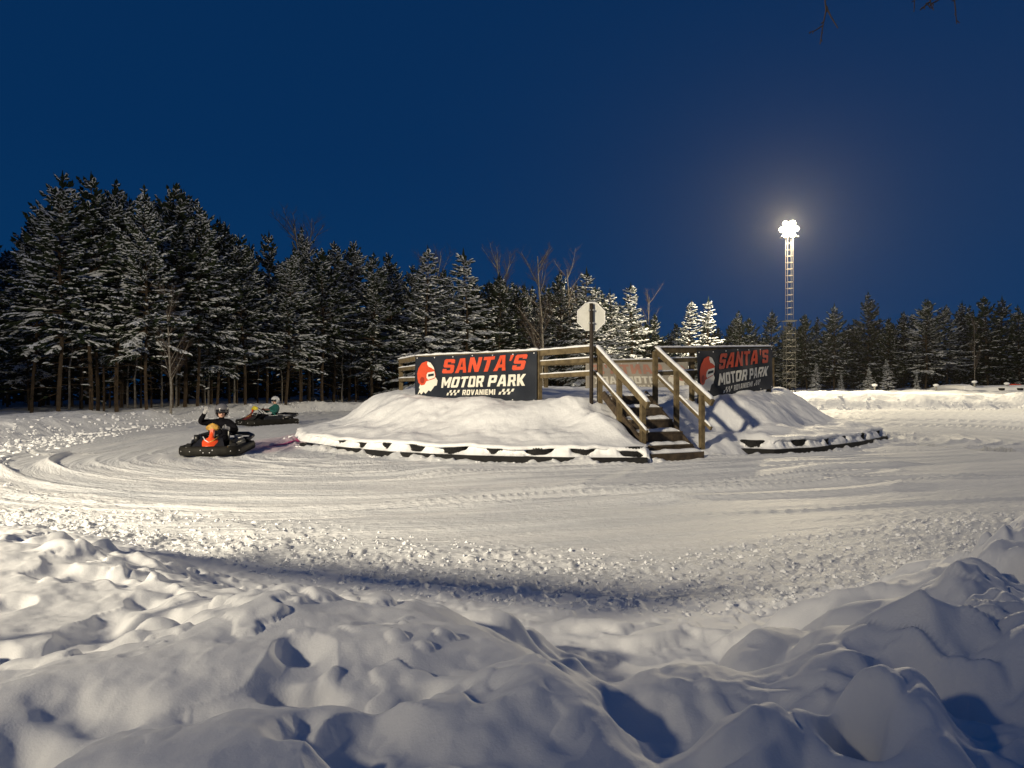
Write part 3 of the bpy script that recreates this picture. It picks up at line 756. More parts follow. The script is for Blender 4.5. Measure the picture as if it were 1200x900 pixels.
# ------------------------------------------------------------------ octagonal sign
def octagon_sign():
    x, y = at(693, 463, 16.75)[:2]; zb = mh(x, y)
    t = thing("octagonal_sign", "octagonal road sign seen from behind on a dark post beside the stairs", "sign", (x, y, zb))
    top = at(693, 355, 16.75)[2]; c = at(693, 371, 16.75)[2]; r = .605/2/math.cos(R(22.5))
    obj("post", MB(True).tube([(0, 0, -.3), (0, 0, top-zb-.01)], .043, 12), M['post'], t)
    b = MB(); V = []
    for yy, q in ((.045, r), (.052, r)):
        for k in range(8): a = R(22.5+45*k); V.append((q*math.cos(a), yy, c-zb+q*math.sin(a)))
    b.add(V, [tuple(range(8)), tuple(range(8, 16))[::-1]]+[(k, (k+1) % 8, 8+(k+1) % 8, 8+k) for k in range(8)]); obj("plate", b, M['signback'], t)
    b = MB(); V = []
    for yy in (.038, .06):
        for q in (r-.012, r+.004):
            for k in range(8): a = R(22.5+45*k); V.append((q*math.cos(a), yy, c-zb+q*math.sin(a)))
    F = []
    for k in range(8):
        j = (k+1) % 8; F += [(k, j, 8+j, 8+k), (16+k, 24+k, 24+j, 16+j), (8+k, 8+j, 24+j, 24+k), (k, 16+k, 16+j, j)]
    b.add(V, F); obj("rim", b, M['signrim'], t)
    for dz in (-.14, .14): obj("clamp", MB().box((0, .01, c-zb+dz), (.12, .09, .03)), M['steel'], t)
    b = MB(True); snow_strip(b, (-.12, .05, c-zb+.303), (.12, .05, c-zb+.303), .05, .03); obj("snow_cap", b, M['snow_plain'], t)
octagon_sign()

# ------------------------------------------------------------------ floodlight masts
def mast(x, y, top, label, power, kind, split=.47):
    t = thing("floodlight_mast", label, "floodlight mast", (x, y, 0))
    def section(z0, z1, w0, w1, nm):
        for sx in (-1, 1):
            for sy in (-1, 1):
                obj("leg", MB().tube([(sx*w0/2, sy*w0/2, z0), (sx*w1/2, sy*w1/2, z1)], .020, 6), M['mast'], t)
        b = MB(); n = int((z1-z0)/.55)
        for i in range(n+1):
            f = i/n; wq = (w0+(w1-w0)*f)/2; z = z0+(z1-z0)*f
            c = [(-wq, -wq, z), (wq, -wq, z), (wq, wq, z), (-wq, wq, z)]
            for k in range(4): b.tube([c[k], c[(k+1) % 4]], .017, 4)
            if i < n and nm == 0:
                z2 = z0+(z1-z0)*(i+1)/n
                for k in range(4):
                    a = c[k] if i % 2 else c[(k+1) % 4]; e_ = c[(k+1) % 4] if i % 2 else c[k]; b.tube([a, (e_[0], e_[1], z2)], .008, 4)
        tag(obj("lattice", b, M['mast'], t), kind='stuff')
    h1 = top*split
    section(-.2, h1, .80, .80, 0); section(h1, top-.6, .50, .46, 1)
    obj("collar", MB().box((0, 0, h1), (1.0, 1.0, .08)), M['mast'], t)
    obj("platform", MB().box((0, 0, top-.6), (1.5, .5, .06)), M['mast'], t)
    obj("winch", MB().box((.1, -.46, 1.5), (.3, .2, .4)), M['metal_dark'], t)
    hd = Vector((-x, -y+15, 0)).normalized() if kind == 'far' else Vector((12, 18, 0)).normalized()
    sdv = Vector((-hd.y, hd.x, 0))
    for row, cnt_ in enumerate((2, 3, 2)):
        z = top-.45+.50*row; hw_ = .29*cnt_
        obj("crossarm", MB().beam(sdv*-hw_+Vector((0, 0, z)), sdv*hw_+Vector((0, 0, z)), .07, .07), M['mast'], t)
        for i in range(cnt_):
            p = sdv*(.58*(i-(cnt_-1)/2))+hd*.18+Vector((0, 0, z)); rot = (hd+Vector((0, 0, -.45))).to_track_quat('-Z', 'Y').to_matrix()
            m4 = rot.to_4x4(); m4.translation = p
            f = MB(True).lathe([(0, .12), (.11, .11), (.19, .02), (.23, -.07), (.23, -.09), (0, -.085)], 18, m4); fl = obj("floodlight", f, M['metal_dark'], t)
            l_ = MB(); l_.lathe([(0, -.095), (.215, -.095), (.215, -.105), (0, -.112)], 18, m4); obj("lens", l_, M['lens_'+kind], fl)
    obj("mast_head", MB().box((0, 0, top+.1), (.12, .12, 1.3)), M['mast'], t)
    return hd
M['lens_far'] = mat("lit_lens", (.9, .85, .7), .3, emit=(1, .84, .50), es=30)
M['lens_near'] = mat("lit_lens_near", (.9, .85, .7), .3, emit=(1, .86, .58), es=60)
hd = mast(*MAST_FAR, MAST_FAR_TOP, "tall lattice floodlight mast glowing above the right end of the mound", POWER_FAR, 'far')
mast(*MAST_NEAR, MAST_NEAR_TOP, "floodlight mast outside the frame, behind the photographer on the left", POWER_NEAR, 'near')
ld = bpy.data.lights.new("floodlight_far", 'POINT'); ld.energy = POWER_FAR; ld.color = (1.0, .85, .57); ld.shadow_soft_size = .45
lo = link(bpy.data.objects.new("floodlight_far", ld)); lo.location = (MAST_FAR[0]+hd.x*1.7, MAST_FAR[1]+hd.y*1.7, MAST_FAR_TOP+.1)
# the second trackside mast, just beyond the right edge of the frame
hd2 = mast(29.0, 33.0, 13.0, "floodlight mast standing beyond the right edge of the photo", 9000, 'near')
ld = bpy.data.lights.new("floodlight_right", 'POINT'); ld.energy = 5500; ld.color = WARM; ld.shadow_soft_size = 1.0
lo = link(bpy.data.objects.new("floodlight_right", ld)); lo.location = (29.0+hd2.x*-1.5, 33.0-1.2, 12.8)
ld = bpy.data.lights.new("floodlight_near", 'SPOT'); ld.energy = POWER_NEAR; ld.color = WARM; ld.shadow_soft_size = .6; ld.spot_size = R(78); ld.spot_blend = 1.0
lo = link(bpy.data.objects.new("floodlight_near", ld)); lo.location = (MAST_NEAR[0]+1.0, MAST_NEAR[1]+.9, MAST_NEAR_TOP)
AIM = Vector((-6, 15.5, 0)); lo.rotation_euler = (AIM-lo.location).to_track_quat('-Z', 'Y').to_euler()

# ------------------------------------------------------------------ karts and drivers
K_ = dict(black=mat("kart_black_plastic", (.016, .016, .017), .35, noise=.2, nscale=6, bump=.004, bscale=8, spec=.5),
          olive=mat("kart_bumper", (.012, .011, .009), .7, noise=.35, nscale=7, bump=.004, bscale=10, spec=.2),
          orange=mat("fairing_orange", (.70, .075, .020), .4, noise=.08, nscale=9), yellow=mat("plate_yellow", (.42, .24, .05), .5, noise=.45, nscale=16),
          bright=mat("plate_lemon", (.62, .52, .05), .5, noise=.2, nscale=16),
          maroon=mat("fairing_maroon", (.12, .025, .025), .4), white=mat("white_trim", (.65, .65, .66), .5), steel=M['steel'], rim=mat("wheel_rim", (.35, .35, .36), .35, .8),
          suit=mat("black_winter_suit", (.006, .006, .008), .95, noise=.4, nscale=9, bump=.012, bscale=11, spec=.03), teal=mat("teal_jacket", (.014, .10, .09), .8, noise=.3, nscale=8, bump=.012, bscale=11),
          brown=mat("brown_gloves", (.12, .06, .05), .7), skin=mat("skin", (.55, .33, .25), .55), helmet=mat("helmet_silver", (.15, .15, .165), .28, .3), helmetw=mat("helmet_white", (.50, .51, .53), .35),
          visor=mat("visor", (.01, .01, .012), .12, spec=.8), glove=mat("gloves", (.02, .02, .022), .6), greyg=mat("grey_glove", (.30, .30, .31), .7))
def skin_mesh(name, joints, edges, root, sub=2):
    me = bpy.data.meshes.new(name); me.from_pydata([j[:3] for j in joints], edges, [])
    o = bpy.data.objects.new(name, me); COL.objects.link(o); md = o.modifiers.new("skin", 'SKIN'); md.use_smooth_shade = True; md.branch_smoothing = .4
    if not me.skin_vertices: me.attributes.new
    if not me.skin_vertices:
        bmx = bmesh.new(); bmx.from_mesh(me); bmx.verts.layers.skin.verify(); bmx.to_mesh(me); bmx.free()
    for i, j in enumerate(joints):
        sv = me.skin_vertices[0].data[i]; sv.radius = (j[3], j[4] if len(j) > 4 else j[3]); sv.use_root = i == root
    s = o.modifiers.new("sub", 'SUBSURF'); s.levels = sub; s.render_levels = sub
    dg = bpy.context.evaluated_depsgraph_get(); m2 = bpy.data.meshes.new_from_object(o.evaluated_get(dg)); bpy.data.objects.remove(o); m2.name = name
    return m2
def driver(label, loc, rz, wave, suit, glove, helm, yaw=0):
    """seated driver; local forward is -Y, origin at the seat base"""
    t = thing("person", label, "person", loc, rz)
    J = []; E = []
    def j(x, y, z, r, r2=None, p=None):
        J.append((x, y, z, r, r2 or r)); k = len(J)-1
        if p is not None: E.append((p, k))
        return k
    pel = j(0, .10, .20, .15, .12); bel = j(0, .16, .36, .145, .12, pel); che = j(0, .20, .53, .19, .15, bel); upc = j(0, .21, .64, .13, .10, che)
    nk = j(0, .19, .73, .055, .055, upc); hd_ = j(0, .17, .80, .075, .085, nk); hd2 = j(0, .165, .89, .085, .10, hd_); j(0, .17, .96, .06, .07, hd2)
    for s in (-1, 1):
        th = j(s*.12, -.02, .20, .095, None, pel); kn = j(s*.19, -.38, .36, .068, None, th); an = j(s*.15, -.66, .16, .048, None, kn); j(s*.15, -.80, .19, .040, .045, an)
    for s in (-1, 1):
        sh = j(s*.20, .20, .63, .092, None, upc)
        if wave and s == -1:
            el = j(-.42, .06, .66, .070, None, sh); wr = j(-.30, -.06, .84, .045, None, el); ha = j(-.265, -.08, .90, .040, .024, wr)
            hdir = Vector((.10, -.02, 1)).normalized(); across = Vector((1, .1, -.1)).normalized()
        else:
            el = j(s*.33, .00, .46, .070, None, sh); wr = j(s*.19, -.17, .54, .045, None, el); ha = j(s*.165, -.23, .555, .036, .024, wr)
            hdir = Vector((-s*.35, -.8, .1)).normalized(); across = Vector((0, .15, 1)).normalized()
        base = Vector(J[ha][:3])
        for k in range(4):
            f0 = base+across*(.030-.020*k)+hdir*.035; L_ = (.052, .060, .056, .044)[k]
            a = j(*(f0), .0095, None, ha); b_ = j(*(f0+hdir*L_*.55), .009, None, a); bend = (hdir+Vector((0, .2, -.9))).normalized() if not (wave and s == -1) else (hdir+Vector((0, -.35, 0))).normalized()
            j(*(f0+hdir*L_*.55+bend*L_*.6), .008, None, b_)
        th0 = base+across*.035*(1 if s > 0 else 1)+hdir*-.01; a = j(*th0, .012, None, ha); j(*(th0+across*.028+hdir*.028), .010, None, a)
    me = skin_mesh("body", J, E, 0)
    for m_ in (K_[suit], K_['skin'], K_[glove], K_['suit']): me.materials.append(m_)
    for p in me.polygons:
        c = p.center
        if c.z > .755 and abs(c.x) < .12 and c.y < .35: p.material_index = 1
        elif (Vector((c.x, c.y, c.z))-Vector((-.25, -.08, .93))).length < .11 and wave: p.material_index = 2
        elif c.y < -.16 and c.z > .47 and abs(c.x) < .24: p.material_index = 2
        elif c.z < .42 and (c.y < .05 or c.z < .27): p.material_index = 3
    link(bpy.data.objects.new("body", me), t)
    hx = thing_child("head", t, (0, .165, .87)); 
    rz_ = Matrix.Rotation(yaw, 3, 'Z')
    # face details
    b = MB(True); b.ell(rz_ @ Vector((0, -.105, -.035)), (.016, .022, .024), 8, 6); obj("nose", b, K_['skin'], t, (0, .165, .87))
    b = MB(True); b.ell(rz_ @ Vector((0, -.097, -.075)), (.026, .008, .007), 8, 4); obj("mouth", b, K_['maroon'], t, (0, .165, .87))
    # helmet shell: open face
    V = []; F = []; nu, nv = 28, 16
    for jv in range(nv+1):
        ph = math.pi*jv/nv
        for i in range(nu):
            th = 2*math.pi*i/nu; d = Vector((math.sin(ph)*math.sin(th), -math.sin(ph)*math.cos(th), math.cos(ph)))
            V.append(rz_ @ Vector((d.x*.130, d.y*.150+.01, d.z*.140+.02)))
    for jv in range(nv):
        for i in range(nu):
            th = 2*math.pi*(i+.5)/nu; front = min(th, 2*math.pi-th); z = math.cos(math.pi*(jv+.5)/nv)
            if z < -.86: continue
            if front < 1.05 and z < .28: continue
            F.append((jv*nu+i, jv*nu+(i+1) % nu, (jv+1)*nu+(i+1) % nu, (jv+1)*nu+i))
    b = MB(True); b.add(V, F); o = obj("helmet", b, K_[helm], t, (0, .165, .87)); sm_ = o.modifiers.new("thickness", 'SOLIDIFY'); sm_.thickness = .018
    b = MB(True); V = []; F = []
    for jv in range(4):
        for i in range(11):
            th = -1.15+2.3*i/10; z = .058-.026*jv; V.append(rz_ @ Vector((math.sin(th)*.128, -math.cos(th)*.148+.01, z)))
    F = [(a*11+c, a*11+c+1, (a+1)*11+c+1, (a+1)*11+c) for a in range(3) for c in range(10)]
    b.add(V, F); o = obj("visor", b, K_['visor'], t, (0, .165, .87)); sm_ = o.modifiers.new("thickness", 'SOLIDIFY'); sm_.thickness = .01
    return t
def thing_child(name, parent, loc): return None

def kart(label, loc, rz, fair, plate, name="go_kart", ps=1.0):
    """local forward is -Y; about 1.36 m wide and 1.95 m long"""
    t = thing(name, label, "go-kart", loc, rz, "rental karts on the ice track")
    # wraparound bumper
    W_, L0, L1 = .64, -1.0, .92
    ring = []
    def arc(cx, cy, r, a0, a1, n=7): 
        for k in range(n+1): a = R(a0+(a1-a0)*k/n); ring.append((cx+r*math.cos(a), cy+r*math.sin(a)))
    arc(-W_+.32, L0+.30, .32, 180, 262); arc(W_-.32, L0+.30, .32, 278, 360)
    arc(W_-.16, L1-.16, .16, 0, 90); arc(-W_+.16, L1-.16, .16, 90, 180)
    n = len(ring); V = []; F = []
    prof = [(-.05, .03), (.03, .03), (.06, .08), (.06, .17), (.03, .23), (-.05, .235)]
    for i in range(n):
        a = Vector(ring[i-1]); c = Vector(ring[(i+1) % n]); d = (c-a).normalized(); nm = Vector((d.y, -d.x)); p = Vector(ring[i])
        for off, z in prof: V.append((p.x+nm.x*off, p.y+nm.y*off, z))
    m_ = len(prof)
    for i in range(n):
        for k in range(m_): F.append((i*m_+k, ((i+1) % n)*m_+k, ((i+1) % n)*m_+(k+1) % m_, i*m_+(k+1) % m_))
    b = MB(True); b.add(V, F); obj("bumper", b, K_['olive'], t)
    for i in range(0, n, 1):
        if i % 3 == 1:
            a = Vector(ring[i-1]); c = Vector(ring[(i+1) % n]); d = (c-a).normalized(); nm = Vector((d.y, -d.x)); p = Vector(ring[i])+nm*.062
            rot = Vector((nm.x, nm.y, 0)).to_track_quat('Z', 'Y').to_matrix().to_4x4(); rot.translation = (p.x, p.y, .13)
            obj("bolt", MB().lathe([(0, .009), (.009, .007), (.011, 0)], 8, rot), K_['white'], t)
    for sx in (-.13, .13, -.07, .07):
        obj("bolt", MB().ell((sx, -1.02-.06, .155 if abs(sx) > .1 else .10), (.013, .010, .013), 8, 6), K_['white'], t)
    for sx in (-.36, .36): obj("reflector", MB().box((sx, -1.02, .215), (.20, .015, .022)), K_['white'] if sx < 0 else K_['yellow'], t)
    # floor, frame
    obj("floor_pan", MB().box((0, -.25, .055), (.60, 1.15, .02)), K_['black'], t)
    fr_ = MB(True)
    for s in (-1, 1): fr_.tube([(s*.30, -.95, .10), (s*.34, -.3, .08), (s*.34, .8, .10)], .016, 8)
    for yy in (-.85, -.45, .45, .8): fr_.tube([(-.5, yy, .10), (.5, yy, .10)], .016, 8)
    obj("frame", fr_, K_['steel'], t)
    # wheels
    for s in (-1, 1):
        for yy, rw, ww in ((-.62, .140, .13), (.58, .175, .21)):
            x = s*(.50-.0); rot = Matrix.Rotation(R(90), 4, 'Y'); rot.translation = (x, yy, rw)
            wl = MB(True).lathe([(rw*.52, -ww/2), (rw*.9, -ww/2), (rw, -ww*.36), (rw, ww*.36), (rw*.9, ww/2), (rw*.52, ww/2)], 22, rot, closed=True)
            wo = obj("wheel", wl, M['rubber'], t)
            obj("rim", MB(True).lathe([(0, -ww*.30), (rw*.3, -ww*.30), (rw*.5, -ww*.46), (rw*.53, 0), (rw*.5, ww*.46), (rw*.3, ww*.30), (0, ww*.30)], 16, rot), K_['rim'], wo)
    # side pods
    for s in (-1, 1):
        b = MB(True); V = []
        for yy, z, wq in ((-.40, .13, .05), (-.30, .24, .10), (.15, .27, .12), (.34, .24, .10)):
            cx = s*.47
            for k in range(8):
                a = 2*math.pi*k/8; V.append((cx+wq*math.cos(a), yy, .20+(z-.06)*.75*math.sin(a)+.03))
        F = [(i*8+k, i*8+(k+1) % 8, (i+1)*8+(k+1) % 8, (i+1)*8+k) for i in range(3) for k in range(8)]+[tuple(range(8)), tuple(24+k for k in range(8))[::-1]]
        b.add(V, F); obj("side_pod", b, K_['black'], t)
        obj("pod_strip", MB().box((s*.53, -.05, .372), (.05, .34, .012)), K_['white'], t)
    # steering fairing: tapering shield rising from the nose
    b = MB(True); secs = [(-.98, .235, .17, .02), (-.92, .27, .22, .05), (-.82, .34, .23, .055), (-.74, .40, .20, .05), (-.70, .43, .08, .05), (-.63, .50, .055, .045), (-.56, .60, .06, .04), (-.52, .68, .07, .03)]
    V = []
    for yy, z, wq, dp in secs:
        for k in range(9):
            u = -1+k/4; V.append((u*wq, yy+.10*u*u*wq/.25-.02, z-.05*u*u))
    F = [(i*9+k, i*9+k+1, (i+1)*9+k+1, (i+1)*9+k) for i in range(len(secs)-1) for k in range(8)]
    b.add(V, F); o = obj("nose_fairing", b, K_[fair], t); q = o.modifiers.new("thickness", 'SOLIDIFY'); q.thickness = .02
    # number plate on top
    b = MB(True); V = []
    for yy, z, wq in ((-.575, .59, .10*ps), (-.56, .63, .16*ps), (-.54, .68, .15*ps), (-.525, .73, .09*ps)):
        for k in range(7): u = -1+k/3; V.append((u*wq, yy-.025+.05*u*u, z-.03*abs(u)))
    F = [(i*7+k, i*7+k+1, (i+1)*7+k+1, (i+1)*7+k) for i in range(3) for k in range(6)]
    b.add(V, F); o = obj("number_plate", b, K_[plate], t); q = o.modifiers.new("thickness", 'SOLIDIFY'); q.thickness = .015
    obj("fairing_stripe", MB().beam((0, -.635, .47), (0, -.60, .60), .07, .012, up=(0, -1, .3)), K_['orange'], t)
    for s in (-1, 1): obj("fairing_trim", MB(True).tube([(0, -.87, .31), (s*.10, -.80, .36), (s*.17, -.70, .43)], .012, 6), K_['white' if s < 0 else 'yellow'], t)
    obj('front_panel', MB().add([(-.36, -.93, .235), (.36, -.93, .235), (.24, -.62, .40), (-.24, -.62, .40), (-.36, -.90, .12), (.36, -.90, .12), (.24, -.58, .30), (-.24, -.58, .30)], [(0, 1, 2, 3), (7, 6, 5, 4), (0, 4, 5, 1), (1, 5, 6, 2), (2, 6, 7, 3), (3, 7, 4, 0)]), K_['black'], t)
    # steering wheel and column
    rot = Matrix.Rotation(R(-48), 4, 'X'); rot.translation = (0, -.30, .54)
    pr = [(.15+.014*math.cos(a), .014*math.sin(a)) for a in [2*math.pi*k/8 for k in range(8)]]
    st = obj("steering_wheel", MB(True).lathe(pr, 24, rot, closed=True), K_['black'], t)
    obj("column", MB(True).tube([(0, -.30, .54), (0, -.62, .20)], .013, 8), K_['steel'], st)
    # seat
    b = MB(True); V = []; S_ = [(-.12, .10, .20), (.02, .085, .21), (.18, .10, .21), (.28, .22, .20), (.33, .40, .19), (.36, .56, .16)]
    for yy, z, wq in S_:
        for k in range(7): u = -1+k/3; V.append((u*wq, yy-.06*abs(u)**2, z+.10*u*u))
    F = [(i*7+k, i*7+k+1, (i+1)*7+k+1, (i+1)*7+k) for i in range(len(S_)-1) for k in range(6)]
    b.add(V, F); o = obj("seat", b, K_['black'], t); q = o.modifiers.new("thickness", 'SOLIDIFY'); q.thickness = .015
    # engine, exhaust, tank, rear guard
    e_ = obj("engine", MB().box((.40, .30, .24), (.20, .26, .20)), K_['black'], t)
    b = MB(); [b.box((.40, .18+.03*k, .36), (.15, .012, .10)) for k in range(7)]; obj("cooling_fins", b, K_['steel'], e_)
    obj("exhaust", MB(True).tube([(.40, .45, .30), (.36, .62, .30), (.10, .74, .28)], .04, 10), K_['steel'], t)
    obj("air_filter", MB(True).tube([(-.42, -.30, .28), (-.42, -.30, .45)], [.07, .065], 12), K_['black'], t)
    obj("fuel_tank", MB().box((-.40, .20, .24), (.18, .30, .18)), K_['black'], t)
    g = MB(True)
    g.tube([(-.60, .35, .28), (-.64, .78, .36), (-.50, .93, .40), (.50, .93, .40), (.64, .78, .36), (.60, .35, .28)], .048, 10)
    obj("rear_guard", g, K_['black'], t)
    for s in (-1, 1): obj("tail_light", MB(True).ell((s*.60, .80, .36), (.03, .05, .02), 8, 6), K_['maroon'], t)
    return t
KX, KY = at(254, 0, 16.4+.6)[:2]
rk = R(7)
def loc_of(kx, ky, rz, lx, ly, lz): c, s = math.cos(rz), math.sin(rz); return (kx+lx*c-ly*s, ky+lx*s+ly*c, lz)
kart("black go-kart with orange nose fairing and yellow plate, nearest to the camera", (KX+.02, KY+.05, .015), rk, 'orange', 'yellow').scale = (.92, .92, .95)
driver("driver in black winter suit and silver helmet raising one arm in the nearest kart", loc_of(KX+.02, KY+.05, rk, .0, .12, .0), rk, True, 'suit', 'greyg', 'helmet', R(12)).scale = (1.06, 1.0, 1.06)
K2X, K2Y = at(314, 0, 28.6)[:2]; rk2 = R(-46)
kart("far black go-kart with bright yellow plate rounding the bend behind the first", (K2X, K2Y, .02), rk2, 'maroon', 'bright', ps=1.7)
driver("driver in teal jacket and white helmet in the far kart", loc_of(K2X, K2Y, rk2, 0, .12, .05), rk2, False, 'teal', 'brown', 'helmetw', R(20))

# ------------------------------------------------------------------ unseen board on posts, added to throw a shadow band on the snow
def add_shade_board():
    a = Vector((-5.9, 3.25, 0)); c = Vector((-3.0, 2.35, 0)); t = thing("shade_board", "added timber board on two posts, unseen at the left, casting a shadow band", "board", a); d = c-a
    for f in (.04, .96): p = d*f; obj("post", MB(True).tube([(p.x, p.y, 0), (p.x, p.y, 2.75)], .04, 8), M['wood'], t)
    for k in range(2): z = Vector((0, 0, 2.28+.17*k)); obj("plank", MB().beam(z+Vector((0, -.06, 0)), d+z+Vector((0, -.06, 0)), .03, .165), M['wood'], t)
add_shade_board()

# ------------------------------------------------------------------ trees
class TB:
    def __init__(s): s.V = []; s.F = []; s.n = 0
    def quad(s, a, b, c, d): k = s.n; s.V += [a, b, c, d]; s.F.append((k, k+1, k+2, k+3)); s.n += 4
    def mesh(s, name, smooth=False): return mesh_np(name, np.array([tuple(v) for v in s.V]), np.array(s.F), smooth)
def tri_tube(T, a, b, ra, rb, n=3):
    d = (b-a)
    if d.length < 1e-5: return
    d.normalize(); r = Vector((0, 0, 1)) if abs(d.z) < .9 else Vector((1, 0, 0)); u = d.cross(r).normalized(); v = u.cross(d)
    A = [a+(u*math.cos(t)+v*math.sin(t))*ra for t in [2*math.pi*k/n for k in range(n)]]; B = [b+(u*math.cos(t)+v*math.sin(t))*rb for t in [2*math.pi*k/n for k in range(n)]]
    for k in range(n): T.quad(A[k], A[(k+1) % n], B[(k+1) % n], B[k])
def finger(N, S, p, d, L, rng, snow, wd):
    """one needle spray with its load of snow"""
    d = d.normalized(); r = Vector((0, 0, 1)); sd_ = d.cross(r)
    if sd_.length < .1: sd_ = Vector((1, 0, 0))
    sd_.normalize(); up = sd_.cross(d).normalized(); e = p+d*L
    for k in range(3):
        a = math.pi*k/3+rng.uniform(-.3, .3); u = sd_*math.cos(a)+up*math.sin(a); m_ = p+d*L*rng.uniform(.45, .65)
        w_ = wd*rng.uniform(.8, 1.25)
        N.quad(p, m_+u*w_, e+d*.03, m_-u*w_)
    # needles bristling at the end
    for k in range(3):
        u = (sd_*rng.uniform(-1, 1)+up*rng.uniform(-.7, .8)); q = p+d*L*rng.uniform(.3, 1)
        v = (d*.8+u).normalized()*wd*1.5; c = d.cross(v).normalized()*wd*.22 if d.cross(v).length > 1e-4 else sd_*.01
        N.quad(q-c, q+v*.6-c*.5, q+v, q+c)
    if rng.random() < snow:
        w_ = wd*rng.uniform(.6, 1.25)*(.7+.5*snow); h_ = wd*rng.uniform(.4, 1.0); st = []
        for f, sc in ((.02, .35), (.35, 1.0), (.75, .9), (1.04, .25)):
            c = p+d*L*f+Vector((0, 0, wd*.18-.02*f)); st.append([c-sd_*w_*sc, c-sd_*w_*sc*.5+Vector((0, 0, h_*sc)), c+sd_*w_*sc*.5+Vector((0, 0, h_*sc)), c+sd_*w_*sc])
        for a, b in zip(st[:-1], st[1:]):
            for k in range(3): S.quad(a[k], b[k], b[k+1], a[k+1])
            S.quad(a[3], b[3], b[0], a[0])
def conifer(seed, H, base, rmax, snow, kind='pine', dens=1.0):
    rng = random.Random(seed); W_ = TB(); N = TB(); S = TB()
    lean = Vector((rng.uniform(-.02, .02), rng.uniform(-.02, .02), 0)); ph = rng.uniform(0, 6)
    def ax(z): return Vector((lean.x*z+.05*math.sin(z*.9+ph), lean.y*z+.05*math.cos(z*.8+ph), z))
    r0 = .0062*H+.008; nseg = 14
    for i in range(nseg):
        z0 = H*i/nseg-(.3 if i == 0 else 0); z1 = H*(i+1)/nseg
        tri_tube(W_, ax(z0), ax(z1), r0*(1-max(0, z0)/H)**.8+.012, r0*(1-z1/H)**.8+.012, 7)
    z = base*H
    while z < H*.985:
        t = (z-base*H)/(H-base*H)
        if kind == 'pine': prof = (1-t)**.68*(.58+.45*min(1, t*4)); el = .02+.95*t**1.3
        else: prof = (1-t)**.88*(.80+.2*min(1, t*8)); el = -.30+.9*t**1.3
        n = 4 if t < .85 else 3; rot = rng.uniform(0, 6.28)
        for k in range(n):
            if rng.random() < .10: continue
            a = rot+2*math.pi*k/n+rng.uniform(-.35, .35); L = max(.22, rmax*prof*rng.uniform(.50, 1.22)); zz = z+rng.uniform(-.28, .28)
            p = ax(zz); hdv = Vector((math.cos(a), math.sin(a), 0)); sdv = Vector((-hdv.y, hdv.x, 0)); pts = [p]; ns = 6; cur = el+rng.uniform(-.30, .34)
            for q in range(ns):
                e_ = cur-(.38 if kind == 'pine' else .25)*(q/ns)*(1-t)*1.3+(.30*(q/ns)**2 if kind == 'pine' else .2*(q/ns)**2)
                p = p+(hdv*math.cos(e_)+Vector((0, 0, math.sin(e_)))+sdv*rng.uniform(-.1, .1))*L/ns; pts.append(p)
            for q in range(ns): tri_tube(W_, pts[q], pts[q+1], .03*(1-q/ns)*L/1.6+.006, .03*(1-(q+1)/ns)*L/1.6+.005)
            step = .155/dens; dist = max(.12, L*.22)
            while dist < L:
                f = dist/L*ns; q = min(ns-1, int(f)); c = pts[q].lerp(pts[q+1], f-q); dd = (pts[q+1]-pts[q]).normalized()
                side_len = min(.55, .18+.42*(L-dist)*(dist/L+.3))
                for s in (-1, 1):
                    v = dd*rng.uniform(.5, 1.0)+sdv*s*rng.uniform(.5, 1.0)+Vector((0, 0, rng.uniform(-.35, .1) if kind == 'pine' else rng.uniform(-.5, -.05)))
                    fl = side_len*rng.uniform(.75, 1.2)
                    finger(N, S, c, v, fl, rng, snow, rng.uniform(.055, .085))
                    if fl > .34:
                        c2 = c+v.normalized()*fl*.45; finger(N, S, c2, v+dd*.7-sdv*s*.4, fl*.6, rng, snow, .06)
                dist += step*rng.uniform(.85, 1.2)
            finger(N, S, pts[-1], pts[-1]-pts[-2], .25, rng, snow, .07)
        z += (.25 if t < .8 else .20)/dens*rng.uniform(.6, 1.4)
    # leader candles
    for k in range(5):
        a = rng.uniform(0, 6.28); v = Vector((math.cos(a)*.35, math.sin(a)*.35, 1)); finger(N, S, ax(H*.97), v, .35, rng, 0, .06)
    finger(N, S, ax(H*.96), Vector((0, 0, 1)), .9, rng, 0, .05)
    # dead branches on the bare trunk
    if kind == 'pine':
        z = .10*H
        while z < base*H:
            a = rng.uniform(0, 6.28); L = rng.uniform(.3, 1.3); p = ax(z); v = Vector((math.cos(a), math.sin(a), rng.uniform(-.35, .1))); m_ = p+v*L*.6; e_ = p+v*L+Vector((rng.uniform(-.2, .2), rng.uniform(-.2, .2), -.12))
            tri_tube(W_, p, m_, .014, .010); tri_tube(W_, m_, e_, .010, .004)
            for _ in range(3):
                c = p.lerp(m_, rng.uniform(.4, 1)); tri_tube(W_, c, c+Vector((rng.uniform(-.3, .3), rng.uniform(-.3, .3), rng.uniform(-.2, .05))), .006, .003)
            if rng.random() < .35: finger(N, S, m_, v, .3, rng, .8, .05)
            z += rng.uniform(.12, .3)
    return W_.mesh("trunk"), N.mesh("crown"), S.mesh("snow_load")
